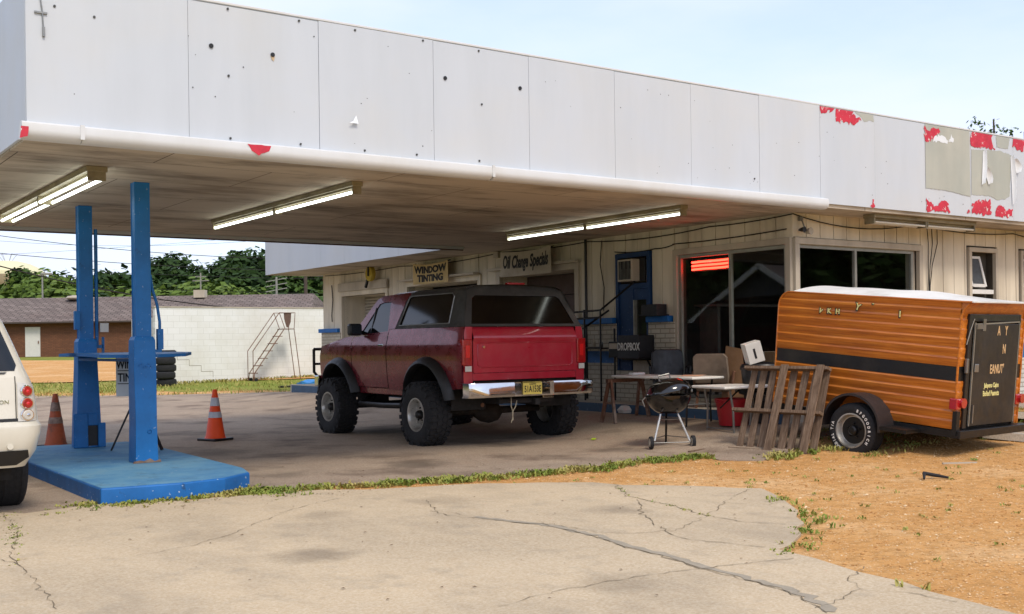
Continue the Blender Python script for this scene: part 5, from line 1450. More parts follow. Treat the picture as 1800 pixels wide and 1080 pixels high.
for k, (y, h, m_) in enumerate(((-0.25, 0.12, 'steel'), (-0.05, 0.16, 'trim'), (0.2, 0.1, 'black'), (0.45, 0.14, 'steel'))):
    q = tag(MB().lathe([(0.03, 0), (0.035, 0.01), (0.035, h*0.7), (0.012, h*0.85), (0.012, h)], (11.87, 14.55+y, 1.281), 'Z', 10, cap=True).build('bottle', M[m_]), ('grey bottle on the pipe rack shelf nearest the door', 'cream bottle on the pipe rack shelf', 'squat black bottle on the pipe rack shelf', 'grey bottle on the pipe rack shelf nearest the truck')[k], 'bottle', 'bottles on the rack shelf')
# signboard behind the post
o = thing('sandwich_sign', 'grey WINDOW TINTING signboard on black legs, half hidden behind the nearer blue post', 'sign', (3.955, 13.42, 0.17), R(-34))
MB().bx(-0.25, 0.20, -0.012, 0.012, 0.64, 1.10).build('board', simple('sign_grey', '#d2d6d6', 0.5, var=0.08), o, smooth=0, bevel=0.004)
text('WINDOW', 0.14, M['ink'], o, (-0.025, -0.014, 1.015), (R(90), 0, 0), sx=0.66, bold=0.003); text('TINTING', 0.14, M['ink'], o, (-0.025, -0.014, 0.86), (R(90), 0, 0), sx=0.72, bold=0.003); text('DRIVE IN', 0.075, M['ink'], o, (0.02, -0.014, 0.71), (R(90), 0, 0), sx=0.75)
for z in (0.945, 0.79): MB().bx(-0.23, 0.17, -0.0135, -0.0125, z-0.005, z+0.005).build('rule', M['ink'], o, smooth=0)
for a, b in (((-0.02, 0, 0.64), (-0.30, -0.06, 0.0)), ((0.02, 0, 0.64), (0.30, -0.06, 0.0)), ((0, 0.02, 0.64), (0, 0.3, 0.0))): MB().bar(a, b, 0.045, 0.02).build('leg', M['black'], o, smooth=0)
# cones
M['cone_bright'] = simple('cone_orange', '#f2501a', 0.5, var=0.1, scale=3)
M['cone_dull'] = simple('cone_faded', '#a84f2b', 0.7, var=0.25, scale=6, dirt='#5f3a2b', dscale=6, dthr=(0.45, 0.65))
M['reflect'] = simple('reflective_band', '#b9bcc4', 0.35, var=0.15, scale=12)
M['reflect_dull'] = simple('worn_reflective_band', '#8a7468', 0.6, var=0.3, scale=14, dirt='#5c4034', dscale=9)
def cone(x, y, label, mat, rm, tilt=0, rz=0.4):
    o = thing('traffic_cone', label, 'cone', (x, y, gz(x, y)+0.013), rz, group='traffic cones on the forecourt')
    H = 0.73; r = lambda z: 0.148-(0.148-0.032)*z/H
    MB().bx(-0.185, 0.185, -0.185, 0.185, 0, 0.035).build('base', M['black'] if mat is M['cone_bright'] else M['rubber'], o, smooth=0, bevel=0.012)
    MB().lathe([(r(0)+0.008, 0.035), (r(0.06), 0.06), (r(H), H), (r(H)-0.006, H+0.008), (r(H)-0.012, H-0.02)], (0, 0, 0), 'Z', 28).build('body', mat, o)
    for a, b in ((0.62, 0.50), (0.415, 0.33)): MB().lathe([(r(b)+0.003, b), (r(a)+0.003, a)], (0, 0, 0), 'Z', 28).build('band', rm, o)
    return o
cone(3.65, 16.2, 'faded grubby traffic cone between the white car and the far blue post', M['cone_dull'], M['reflect_dull'])
cone(5.73, 15.68, 'bright orange traffic cone standing alone right of the blue posts', M['cone_bright'], M['reflect'])
# tyres
tp = G(-10.93, 35.0)
for k in range(5):
    jx = (0.02, -0.03, 0.015, -0.01, 0.03)[k]
    MB().lathe([(0.19, 0.01), (0.26, 0.0), (0.30, 0.03), (0.312, 0.07), (0.312, 0.155), (0.30, 0.195), (0.26, 0.225), (0.19, 0.215), (0.18, 0.11)], (0, 0, 0), 'Z', 28, closed=True).build('tyre', M['rubber'])
    q = bpy.context.scene.objects[-1] if False else [ob for ob in C.objects if ob.name.startswith('tyre') and ob.parent is None][-1]
    q.name = 'stacked_tyre'
    q.location = (tp.x+jx, tp.y+jx, tp.z+0.226*k)
    tag(q, ('bottom', 'second from bottom', 'middle', 'second from top', 'topmost')[k]+' tyre of the stack by the white block wall', 'tyre', 'stack of tyres by the wall')
# rolling ladder
lp = Vector((14.15, 35.1, gz(14.15, 35.1)))
o = thing('rolling_ladder', 'rusty rolling warehouse ladder with handrails in front of the white block wall', 'ladder', lp)
w_ = 0.46
for yy in (0, w_):
    nm = 'side_frame'
    mb = MB()
    mb.tube([(0.05, yy, 0.28), (1.12, yy, 1.75)], 0.018, 6); mb.tube([(1.12, yy, 1.75), (1.48, yy, 1.75)], 0.018, 6)
    mb.tube([(0.0, yy, 0.0), (0.0, yy, 1.02), (0.95, yy, 2.30), (1.52, yy, 2.30), (1.48, yy, 1.75), (1.70, yy, 0.0)], 0.014, 6)
    mb.tube([(0.95, yy, 2.30), (1.15, yy, 1.75)], 0.012, 6); mb.tube([(0.05, yy, 0.28), (0.02, yy, 0.05)], 0.014, 6)
    mb.build(nm, M['rust'], o)
for k in range(7):
    f_ = k/6; x = 0.05+1.07*f_; z = 0.28+1.47*f_
    MB().bx(x-0.06, x+0.12, 0.01, w_-0.01, z-0.012, z+0.012).build('step', M['rust'], o, smooth=0)
MB().bx(1.12, 1.48, 0.01, w_-0.01, 1.735, 1.765).build('platform', M['rust'], o, smooth=0)
for yy in (0, w_): MB().cyl((0.1, yy-0.02, 0.06), (0.1, yy+0.02, 0.06), 0.06).build('caster', M['rubber'], o)
MB().tube([(1.48, 0, 2.30), (1.5, w_, 2.30)], 0.014, 6).build('end_rail', M['rust'], o)
MB().sheet([(0, 0), (0.28, 0), (0.26, -0.3), (0.16, -0.5), (0.1, -0.48), (0.02, -0.2)], lambda a, b: (1.12+a, 0.03+0.02*math.sin(a*30), 2.29+b), (), 0.06, 0.006, (0, 1, 0)).build('rag', simple('brown_rag', '#6b5348', 0.9), o, smooth=40)
o = thing('blue_tarp_bundle', 'folded blue tarp lying on the gravel beyond the truck', 'tarp', G(-6.15, 33.4))
MB().sheet([(-0.3, -0.18), (0.3, -0.2), (0.32, 0.15), (-0.28, 0.2)], lambda a, b: (a, b, 0.16+0.05*math.sin(a*9+b*5)), (), 0.06, 0.15, (0, 0, 1)).build('fold', simple('tarp_blue', '#2f7fc0', 0.5), o, smooth=40)
MB().bx(-0.95, -0.35, -0.15, 0.02, 0.0, 0.05).build('strap', M['rubber'], o, smooth=0)

# ---- folding tables
M['top_white'] = simple('table_top', '#e6e3da', 0.45, var=0.1, scale=5, dirt='#a59c8a', dthr=(0.5, 0.75))
def table(p, rz, L, W, H, label, pale, saw=False):
    o = thing('folding_table', label, 'table', p, rz, group='folding tables in front of the shop')
    mb = MB(); mb.bx(-L/2, L/2, -W/2, W/2, H-0.035, H); mb.build('tabletop', M['top_white'], o, smooth=0, bevel=0.012)
    for sx_ in (-1, 1):
        if saw and sx_ < 0: continue
        for sy in (-1, 1):
            mb = MB(); mb.tube([(sx_*(L/2-0.15), sy*(W/2-0.09), H-0.04), (sx_*(L/2-0.2), sy*(W/2-0.09), H-0.3), (sx_*(L/2-0.2), sy*(W/2-0.07), 0.0)], 0.015, 7)
            mb.build('leg', M['blackm'] if not pale else M['steel'], o)
        MB().cyl((sx_*(L/2-0.2), -W/2+0.08, 0.13 if pale else 0.3), (sx_*(L/2-0.2), W/2-0.08, 0.13 if pale else 0.3), 0.011, seg=6).build('crossbar', M['steel'], o)
        MB().tube([(sx_*(L/2-0.2), 0, H-0.3), (sx_*(L/2-0.55), 0, H-0.04)], 0.01, 6).build('brace', M['blackm'], o)
    return o
A_ = Vector(camxy(1.53, 16.5)); B_ = Vector(camxy(2.40, 15.25)); dv = (B_-A_); ang = math.atan2(dv.y, dv.x)
nv = Vector((-dv.y, dv.x)).normalized()
mid = (A_+B_)/2 + nv*0.31
zt1 = 0.85-0.24
t1 = table((mid.x, mid.y, 0.19), ang, dv.length+0.2, 0.62, 0.69, 'grey-white folding table behind the kettle grill, its left end on a trestle', False, True)
# trestle under the left end
def cam_to(r_, d_, z): x, y = camxy(r_, d_); return Vector((x, y, z))
o = thing('wooden_trestle', 'brown sawhorse trestle under the left end of the long table', 'trestle', cam_to(1.70, 16.72, 0.17), ang)
for sy in (-1, 1):
    for sx_ in (-1, 1): MB().bar((sx_*0.02, sy*0.3, 0.64), (sx_*0.16, sy*0.34, 0.0), 0.035, 0.05).build('leg', M['rust'], o, smooth=0)
    MB().bx(-0.1, 0.1, sy*0.33-0.01, sy*0.33+0.01, 0.28, 0.31).build('brace', M['rust'], o, smooth=0)
MB().bx(-0.03, 0.03, -0.36, 0.36, 0.60, 0.655).build('beam', M['rust'], o, smooth=0)
B2 = Vector(camxy(2.78, 14.4)); L2 = Vector(camxy(2.50, 14.95))
u2 = (B2-L2).normalized(); n2v = Vector((-u2.y, u2.x))       # long axis
mid2 = (B2+L2)/2 + n2v*0.80
t2 = table((mid2.x, mid2.y, 0.08), math.atan2(n2v.y, n2v.x), 1.75, 0.72, 0.70, 'cream folding table beside the pallet, above the red tub', True)
# clutter on the long table
def on_table(r_, d_, z=0.883): return cam_to(r_, d_, z)
tag(MB().bx(-0.12, 0.12, -0.05, 0.05, 0, 0.035).build('paper_tray', M['white'], None, smooth=0, bevel=0.008), 'small white tray on the left of the long table', 'tray').location = on_table(1.85, 16.5)
q = tag(MB().sheet([(-0.2, -0.15), (0.2, -0.15), (0.2, 0.15), (-0.2, 0.15)], lambda a, b: (a, b, 0.006+0.004*math.sin(a*12)), (), 0.1, 0.004, (0, 0, 1)).build('paper_sheet', simple('orange_paper', '#d8a98a', 0.7)), 'pale orange sheet of paper on the long table', 'paper'); q.location = on_table(2.55, 15.75); q.rotation_euler.z = 0.5
# ---- chairs
def office_chair(p, rz, label, mat, name='office_chair', arms=True, wide=0.5, padded=False):
    o = thing(name, label, 'chair', p, rz, group='old chairs by the shop window')
    MB().bx(-wide/2, wide/2, -0.24, 0.24, 0.40, 0.48 if not padded else 0.52).build('seat', mat, o, smooth=40, bevel=0.035)
    b_ = MB(); b_.sheet([(-wide/2+0.02, 0.52), (wide/2-0.02, 0.52), (wide/2, 0.62), (wide/2-0.01, 0.90), (wide/2-0.06, 0.95), (-wide/2+0.06, 0.95), (-wide/2+0.01, 0.90), (-wide/2, 0.62)], lambda a, b: (a, 0.24+0.18*(b-0.5)-0.04*(1-(a/0.25)**2), b), (), 0.08, 0.07, (0, -1, 0)).build('backrest', mat, o, smooth=50, bevel=0.012)
    if arms:
        for s in (-1, 1): MB().tube([(s*(wide/2+0.02), 0.2, 0.48), (s*(wide/2+0.04), 0.2, 0.68), (s*(wide/2+0.04), -0.15, 0.68), (s*(wide/2+0.02), -0.15, 0.46)], 0.02, 8).build('armrest', M['black'] if not padded else M['rust'], o)
    if not padded:
        MB().cyl((0, 0, 0.12), (0, 0, 0.4), 0.03).build('column', M['black'], o)
        for k in range(5):
            a = 2*PI*k/5; f_ = MB().tube([(0, 0, 0.13), (math.cos(a)*0.15, math.sin(a)*0.15, 0.11), (math.cos(a)*0.3, math.sin(a)*0.3, 0.06)], 0.018, 6).build('foot', M['black'], o)
            MB().cyl((math.cos(a)*0.3-0.015, math.sin(a)*0.3, 0.03), (math.cos(a)*0.3+0.015, math.sin(a)*0.3, 0.03), 0.03).build('caster', M['black'], f_)
    else:
        for sx_ in (-1, 1):
            for sy in (-1, 1): MB().bar((sx_*(wide/2-0.03), sy*0.2, 0.42), (sx_*(wide/2), sy*0.25, 0.0), 0.03).build('leg', M['rust'], o)
    return o
def at(r_, d_, z): return cam_to(r_, d_, z)
M['leather'] = simple('black_vinyl', '#151517', 0.4, var=0.2, scale=5)
M['tweed'] = simple('brown_tweed', '#80705f', 0.9, var=0.2, scale=9, dirt='#5d5042')
office_chair(at(2.42, 17.0, 0.3), R(-35), 'black vinyl office chair behind the left part of the long table', M['leather'])
office_chair(at(3.0, 16.25, 0.24), R(118), 'worn brown upholstered armchair facing away from the tall window', M['tweed'], 'armchair', True, 0.52, True)
o = thing('black_bin', 'glossy black bin with a lid, carrying the white carton by the trailer', 'bin', at(3.42, 15.25, 0.20), R(-20))
MB().lathe([(0.0001, 0), (0.2, 0), (0.27, 0.74), (0.27, 0.78)], (0, 0, 0), 'Z', 24).build('body', M['leather'], o)
MB().lathe([(0.285, 0.77), (0.29, 0.80), (0.26, 0.85), (0.12, 0.875), (0.0001, 0.88)], (0, 0, 0), 'Z', 24).build('lid', M['leather'], o)
# white carton on the chair
ct = thing('white_carton', 'tilted white carton with black print on the chair by the trailer', 'carton', at(3.33, 15.15, 1.08), rot=(R(4), R(-16), R(-30)))
MB().bx(-0.12, 0.10, -0.10, 0.10, 0, 0.28).build('box', simple('carton_white', '#d6d3cb', 0.7, var=0.06), ct, smooth=0, bevel=0.004)
MB().bx(-0.122, 0.102, -0.01, 0.01, 0.2805, 0.282).build('tape', M['trim'], ct, smooth=0)
text('FRAGILE', 0.07, M['ink'], ct, (-0.02, -0.122, 0.22), (R(90), R(80), 0), sx=0.8) if False else MB().bx(-0.03, 0.0, -0.1025, -0.1005, 0.06, 0.2).build('print', M['ink'], ct, smooth=0)
# black bin under the carton
o = thing('plywood_sheet', 'brown plywood offcut leaning on the shop window behind the armchair', 'board', at(3.16, 15.95, 0.4), R(-65))
MB().sheet([(-0.18, 0), (0.22, 0), (0.12, 0.85), (-0.12, 0.9)], lambda a, b: (a, 0.1*b, b), (), 0.3, 0.015, (0, -1, 0)).build('panel', simple('ply_brown', '#7a5a3c', 0.8, var=0.2, scale=3), o, smooth=0)

# ---- kettle grill
kx, ky = camxy(1.97, 14.05)
o = thing('kettle_grill', 'black kettle charcoal grill on bright tube legs with two small wheels', 'grill', (kx, ky, gz(kx, ky)+0.0), R(-30))
M['enamel'] = simple('black_enamel', '#0b0b0d', 0.12, var=0.1, coat=0.6, rvar=0.05)
RB = 0.285
mb = MB(); mb.lathe([(0.10, -0.22)]+[(RB*math.cos(R(a)), -0.255*math.sin(R(a))) for a in (62, 50, 38, 26, 14, 5, 0)]+[(RB+0.008, 0.005), (RB-0.01, 0.006)], (0, 0, 0.665), 'Z', 36)
mb.lathe([(0.0001, -0.225), (0.10, -0.22)], (0, 0, 0.665), 'Z', 36)
mb.build('bowl', M['enamel'], o, smooth=50)
lid = MB().lathe([(RB+0.006, 0.0), (RB+0.01, 0.02)]+[(RB*math.cos(R(a)), 0.02+0.165*math.sin(R(a))) for a in (15, 30, 45, 60, 75, 86)]+[(0.0001, 0.186)], (0, 0, 0), 'Z', 36).build('lid', M['enamel'], o, smooth=50)
lid.location = (0, 0, 0.69); lid.rotation_euler = (R(-4), R(-13), 0)
MB().tube([(-0.07, 0, 0.17), (-0.07, 0, 0.235), (0.07, 0, 0.235), (0.07, 0, 0.17)], 0.012, 8).build('handle', M['steel'], lid)
v_ = MB().lathe([(0.0001, 0.006), (0.055, 0.005), (0.055, 0.0)], (-0.14, -0.1, 0.145), 'Z', 18).build('vent', M['alu'], lid); v_.rotation_euler = (0, 0, 0)
MB().tube([(-RB-0.01, 0, 0.64), (-RB-0.05, 0, 0.6), (-RB-0.02, 0, 0.52)], 0.01, 7).build('side_handle', M['steel'], o)
MB().tube([(RB+0.01, -0.03, 0.70), (RB+0.02, 0, 0.73), (RB+0.01, 0.05, 0.70)], 0.01, 7).build('side_handle', M['steel'], o)
M['white_metal'] = simple('bright_tube', '#c9c9c6', 0.3, 0.5, var=0.1)
fx = {'a': (-0.22, -0.14), 'b': (0.24, -0.14), 'c': (0.03, 0.3)}
MB().cyl((-0.12, -0.08, 0.43), (-0.22, -0.16, 0.1), 0.014).build('leg', M['white_metal'], o)
MB().cyl((0.10, -0.08, 0.43), (0.24, -0.12, 0.09), 0.014).build('leg', M['white_metal'], o)
MB().cyl((0.0, 0.12, 0.43), (0.03, 0.30, 0.01), 0.014).build('leg', M['blackm'], o)
MB().lathe([(0.0001, -0.01), (0.14, 0.0), (0.145, 0.01)], (0, 0, 0.36), 'Z', 24).build('ash_pan', M['steel'], o)
MB().cyl((-0.25, -0.16, 0.075), (0.27, -0.12, 0.075), 0.007).build('axle', M['steel'], o)
mb = MB(); mb.tube([(-0.22, -0.14, 0.13), (0.02, 0.26, 0.13), (0.23, -0.11, 0.13)], 0.006, 5); mb.build('rack', M['steel'], o)
for (x, y) in ((-0.262, -0.16), (0.282, -0.12)):
    wq = MB().lathe([(0.05, -0.018), (0.078, -0.02), (0.08, 0), (0.078, 0.02), (0.05, 0.018)], (x, y, 0.08), 'X', 24, closed=True).build('wheel', M['rubber'], o)
    MB().lathe([(0.0001, -0.016), (0.03, -0.016), (0.032, -0.022), (0.052, -0.022), (0.052, 0.022), (0.03, 0.018), (0.0001, 0.016)], (x, y, 0.08), 'X', 24).build('hubcap', M['trim'], wq)
# ---- red tub
tx, ty = camxy(3.0, 15.1)
o = thing('plastic_tub', 'red round plastic tub under the cream table', 'tub', (tx, ty, gz(tx, ty)+0.012))
M['red_tub'] = simple('tub_red', '#b01724', 0.45, var=0.12)
MB().lathe([(0.0001, 0.0), (0.19, 0.0), (0.235, 0.31), (0.25, 0.31), (0.252, 0.36), (0.238, 0.365), (0.228, 0.33), (0.185, 0.02), (0.0001, 0.015)], (0, 0, 0), 'Z', 32).build('tub', M['red_tub'], o)
for s in (-1, 1): MB().tube([(s*0.25, -0.05, 0.34), (s*0.27, -0.04, 0.32), (s*0.27, 0.04, 0.32), (s*0.25, 0.05, 0.34)], 0.012, 6).build('handle', M['red_tub'], o)
# ---- pallet leaning against the table
t = NT('pallet_wood')
nzv = t.noise(5.0, 8, 0.7, t.mapping((9, 9, 0.8)))
a = t.ramp(nzv, [(0.28, lin('#4a3a2e')), (0.5, lin('#74604f')), (0.72, lin('#94806c'))])
a = t.mix(t.ramp(t.noise(14, 6, 0.8), [(0.55, 0.0), (0.7, 0.6)]), a, lin('#3b2e26'))
t.color(a); t.set(rough=0.9, spec=0.15); t.bump(nzv, 0.6, 0.01)
M['pallet'] = t.m
P0 = Vector(camxy(2.66, 13.55)); P1 = Vector(camxy(3.43, 12.72)); d_ = P1-P0; PL = d_.length
ang = math.atan2(d_.y, d_.x)
o = thing('wooden_pallet', 'weathered wooden pallet stood on edge, leaning beside the trailer', 'pallet', (P0.x, P0.y, 0.015), rot=(R(-20), 0, ang))
# local: x along the bottom edge, z up the pallet, y = thickness towards the shop
rr = random.Random(7)
H = 1.10
for k, z in enumerate((0.02, H/2-0.03, H-0.035)):
    MB().bx(-0.03 if k != 1 else -0.09, PL+0.01, -0.045, 0.045, z, z+0.038).build('stringer', M['pallet'], o, smooth=0, bevel=0.004)
xs = [0.04, 0.20, 0.35, 0.50, 0.65, 0.80, 0.95, 1.06]
for k in range(8):
    x = 0.02+(PL-0.12)*k/7
    b_ = MB().box((x+0.045, 0.058, H/2+rr.uniform(-0.01, 0.01)), (0.09+rr.uniform(-0.01, 0.01), 0.018, H+0.01), Matrix.Rotation(rr.uniform(-0.025, 0.025), 3, 'Y')).build('slat', M['pallet'], o, smooth=0, bevel=0.003)
for x in (0.47*PL, 0.90*PL):
    MB().box((x+0.02, -0.056, H/2+0.005), (0.10, 0.02, H+0.02), Matrix.Rotation(0.02, 3, 'Y')).build('slat', M['pallet'], o, smooth=0, bevel=0.003)
# ---- loose bits on the ground
def bit(name, label, cat, mesh, mat, x, y, rz=0, dz=0.0, **k):
    q = tag(mesh.build(name, mat, None, **k), label, cat); q.location = (x, y, gz(x, y)+dz); q.rotation_euler.z = rz; return q
bit('rubber_strip', 'curled black rubber strip lying on the orange dirt', 'debris', MB().tube([(0, 0, 0.02), (0.12, 0.05, 0.06), (0.2, 0.0, 0.04), (0.24, -0.14, 0.02)], [0.01, 0.02, 0.02, 0.012], 6), M['rubber'], 9.35, 6.45, 0.2)
bit('white_stick', 'short white stick on the dirt behind the trailer', 'stick', MB().bar((0, 0, 0.01), (0.3, -0.2, 0.012), 0.03, 0.015), M['trim'], 10.4, 6.95, 0)
bit('wood_batten', 'thin wooden batten on the concrete left of the pallet foot', 'plank', MB().bar((0, 0, 0.012), (0.42, -0.05, 0.015), 0.04, 0.02), M['pallet'], 9.45, 9.75, 0.3, 0.012)
bit('lime_wrapper', 'lime green wrapper on the concrete left of the grill', 'litter', MB().sheet([(-0.05, -0.03), (0.06, -0.02), (0.05, 0.03), (-0.04, 0.035)], lambda a, b: (a, b, 0.02+0.01*math.sin(a*60)), (), 0.03, 0.004, (0, 0, 1)), simple('lime', '#a8c034', 0.5), 9.6, 11.75, 0.5, 0.012)
bit('crushed_bag', 'crumpled clear plastic bag under the long table', 'litter', MB().lathe([(0.0001, 0), (0.13, 0.01), (0.15, 0.06), (0.09, 0.12), (0.0001, 0.13)], (0, 0, 0), 'Z', 7, cap=False), M['white'], *camxy(1.78, 17.4), 0, 0.01, smooth=0)
for k, (x, y, a, s, th) in enumerate(((13.2, 8.2, 0.3, 1.0, 5), (14.6, 8.4, -0.5, 1.2, -4), (12.6, 7.6, 0.9, 0.7, 6), (15.8, 8.0, 0.2, 1.1, 3))):
    mb = MB(); mb.sheet([(-0.5*s, -0.35*s), (0.1*s, -0.5*s), (0.55*s, -0.2*s), (0.4*s, 0.4*s), (-0.3*s, 0.45*s)], lambda u, v: (u, v, 0.10+0.006*math.sin(u*7)), (), 0.2, 0.09, (0, 0, 1))
    q = bit('broken_slab', ('flat piece of broken concrete', 'largest tilted piece of broken concrete', 'smallest piece of broken concrete', 'farthest piece of broken concrete')[k]+' in the dirt beyond the trailer', 'concrete', mb, M['walk'], x, y, a, -0.02, smooth=0)
    q.rotation_euler = (R(th), R(2), a); q['group'] = 'broken concrete beyond the trailer'
# stock inside the shop
M['carton'] = simple('kraft_carton', '#8c7254', 0.8, var=0.12)
def carton(x, y, z, w, d, h, mat, label, rz=0):
    o = thing('carton', label, 'carton', (x, y, z), rz, group='cartons inside the shop')
    MB().bx(-w/2, w/2, -d/2, d/2, 0, h).build('box', mat, o, smooth=0, bevel=0.004)
    MB().bx(-w/2-0.001, w/2+0.001, -0.02, 0.02, h*0.85, h+0.0015).build('tape', M['trim'], o, smooth=0)
shf = thing('stock_shelf', 'dark shelf along the inside of the shop behind the side window', 'shelf', (12.6, 12.6, 0.451))
MB().bx(0, 4.2, -0.25, 0.25, 1.46, 1.50).build('board', M['dark'], shf, smooth=0)
for x in (0.1, 2.0, 4.1): MB().bx(x-0.03, x+0.03, -0.2, 0.2, 0, 1.459).build('leg', M['dark'], shf, smooth=0)
zz_ = 0.451+1.501
carton(15.2, 12.45, zz_, 0.34, 0.3, 0.24, M['white'], 'white carton left of the window bar in the side window')
carton(16.0, 12.45, zz_, 0.20, 0.2, 0.24, M['white'], 'small white carton just right of the window bar')
carton(16.3, 12.45, zz_, 0.18, 0.2, 0.24, M['white'], 'second small white carton right of the window bar')
carton(16.68, 12.4, zz_, 0.3, 0.3, 0.2, M['carton'], 'brown carton far right on the stock shelf')
carton(12.8, 11.35, 0.452, 0.5, 0.4, 0.75, M['carton'], 'tall brown carton on the floor behind the tall window')
carton(12.75, 11.9, 0.452, 0.4, 0.4, 0.55, simple('mint_tub', '#8fae9f', 0.6), 'pale green storage box inside the tall window')
carton(12.9, 12.4, 0.452, 0.5, 0.4, 0.5, M['dark'], 'dark storage box inside the tall window')
carton(12.8, 10.95, 0.452, 0.5, 0.3, 0.8, M['white'], 'white storage box inside the tall window by the corner')
# ---------------------------------------------------------------- background
bw_ = thing('block_wall', 'long white painted block wall closing the lot behind the ladder', 'wall', (0, 0, 0))
MB().bx(11.2, 26.0, 36.0, 36.2, 0.0, 2.66).build('face', M['block'], bw_, smooth=0)
MB().bx(11.2, 11.4, 36.201, 38.6, 0.0, 2.34).build('return_wall', brickmat('painted_block_side', '#cfcfc8', '#c8c8c0', '#a7a79f', 0.4, 0.2, 'Y', 0.008, '#b5ae97', 0.4, 0.4), bw_, smooth=0)
MB().bx(11.18, 26.0, 35.98, 36.22, 2.661, 2.70).build('capping', M['trim'], bw_, smooth=0)
# stepped crack at the foot of the wall
mb = MB(); x, z = 11.5, 1.15
for k in range(4): mb.bx(x, x+0.4, 35.996, 35.999, z-0.006, z+0.006); mb.bx(x+0.4, x+0.41, 35.996, 35.999, z-0.2, z); x += 0.4; z -= 0.2
mb.build('step_crack', M['crack'], bw_, smooth=0)
# brick hall with a shingle roof
c0 = Vector(camxy(-40, 77)); c1 = Vector(camxy(-13.6, 75.6)); dv = c1-c0; ang = math.atan2(dv.y, dv.x)
bh = thing('brick_hall', 'long low brown brick hall with grey shingle roof and a white door', 'building', (c0.x, c0.y, 0.75), ang)
LB = dv.length
MB().bx(0, LB, 0.0, 9.0, -0.5, 2.55).build('wall', M['brown_brick'], bh, smooth=0)
t = NT('shingles')
b = t.n('ShaderNodeTexBrick'); b.inputs['Scale'].default_value = 1; b.inputs['Brick Width'].default_value = 0.5; b.inputs['Row Height'].default_value = 0.28; b.inputs['Mortar Size'].default_value = 0.03
b.inputs['Color1'].default_value = lin('#6c625d'); b.inputs['Color2'].default_value = lin('#857972'); b.inputs['Mortar'].default_value = lin('#4c4542')
t.l(t.tc, b.inputs['Vector']); a = t.mix(t.ramp(t.noise(0.5, 6, 0.7), [(0.5, 0.0), (0.75, 0.5)]), b.outputs['Color'], lin('#5c4a44'))
t.color(a); t.set(rough=0.95, spec=0.1); M['shingle'] = t.m
mb = MB(); e = 0.6; ym = 4.5; zr = 4.32
mb.add([(-e, -e, 2.42), (LB+e*0.2, -e, 2.42), (LB-0.9, ym, zr), (-e, ym, zr), (-e, 9+e, 2.42), (LB+e*0.2, 9+e, 2.42)], [(0, 1, 2, 3), (3, 2, 5, 4), (1, 5, 2), (0, 3, 4), (0, 4, 5, 1)])
rfo = mb.build('roof', M['shingle'], bh, smooth=0)
MB().bx(-e, LB+0.1, -e-0.02, -e+0.1, 2.34, 2.45).build('fascia_board', simple('dark_eave', '#4b403b', 0.8), bh, smooth=0)
MB().lathe([(0.5, 0.0), (0.62, 0.12), (0.5, 0.25), (0.2, 0.3), (0.0001, 0.32)], (40-31.8, 3.8, zr-0.2), 'Z', 16).build('roof_vent', M['trim'], rfo)
mb = MB(); mb.bx(40-23.0, 40-22.2, 3.6, 4.2, zr-0.2, zr+0.35); mb.build('chimney', M['trim'], rfo, smooth=0)
mb = MB(); mb.cyl((40-22.6, 4, zr+0.4), (40-22.6, 4, zr+1.6), 0.05); mb.bx(40-23.2, 40-22.0, 3.97, 4.03, zr+1.0, zr+1.06); mb.bx(40-23.0, 40-22.2, 3.97, 4.03, zr+1.3, zr+1.36); mb.build('aerial', M['alu'], rfo, smooth=0)
dx = 40-33.6
dq = MB().bx(dx, dx+1.05, -0.06, -0.001, 0.05, 2.1).build('door', M['white'], bh, smooth=0)
MB().bx(dx+0.92, dx+0.98, -0.12, -0.06, 0.95, 1.15).build('handle', M['rust'], dq, smooth=0)
# water tank on the left
tp = camxy(-885/1950*260, 260)
o = thing('water_tower', 'cream domed water tower with a tan lower band beyond the trees', 'water tower', (tp[0], tp[1], 0))
MB().lathe([(0.001, 22.0), (2.5, 21.8), (5.0, 21.2), (7.0, 20.2), (8.2, 19.2), (8.35, 18.4)], (0, 0, 0), 'Z', 48).build('dome', simple('tank_cream', '#d8d0a8', 0.6, var=0.04, scale=0.3, bump=0), o)
MB().lathe([(8.36, 18.4), (8.0, 17.0), (7.3, 15.8), (6.0, 14.5), (3.0, 13.0), (1.8, 11.0), (1.7, 0.0)], (0, 0, 0), 'Z', 48).build('bowl', simple('tank_tan', '#b09a84', 0.6, var=0.04, scale=0.3, bump=0), o)
mb = MB()
for k in range(6): mb.cyl((math.cos(k)*0.9, math.sin(k)*0.9, 21.8), (math.cos(k)*2.2, math.sin(k)*2.2, 23.6), 0.05, seg=5)
mb.build('antenna', M['alu'], o)
# poles and wires
M['pole'] = simple('pole_wood', '#4d4138', 0.9, var=0.2)
px, py = 38.1, 83.2
o = thing('utility_pole', 'dark wooden utility pole behind the brick hall by the garage corner', 'pole', (px, py, 0.8))
MB().cyl((0, 0, -0.3), (0, 0, 10.2), 0.17, 0.12, 10).build('shaft', M['pole'], o); MB().bx(-1.1, 1.1, -0.06, 0.06, 9.2, 9.32).build('crossarm', M['pole'], o, smooth=0)
px2, py2 = camxy(-406*85/1950*1.0, 85)
o = thing('utility_pole', 'grey pole with steel brackets rising between the hall roof and the trees', 'pole', (35.5, 83.0, 0.8))
MB().cyl((0, 0, -0.3), (0, 0, 6.0), 0.10, 0.08, 10).build('shaft', M['alu'], o)
mb = MB()
for z in (4.9, 5.3, 5.7): mb.bar((-0.9, 0, z-0.1), (0.9, 0, z+0.25), 0.06)
mb.build('crossarm', M['alu'], o)
o = thing('lamp_pole', 'slim grey lamp pole behind the brick hall near the water tower', 'lamp post', (*camxy(-824/1950*85, 85), 0.8))
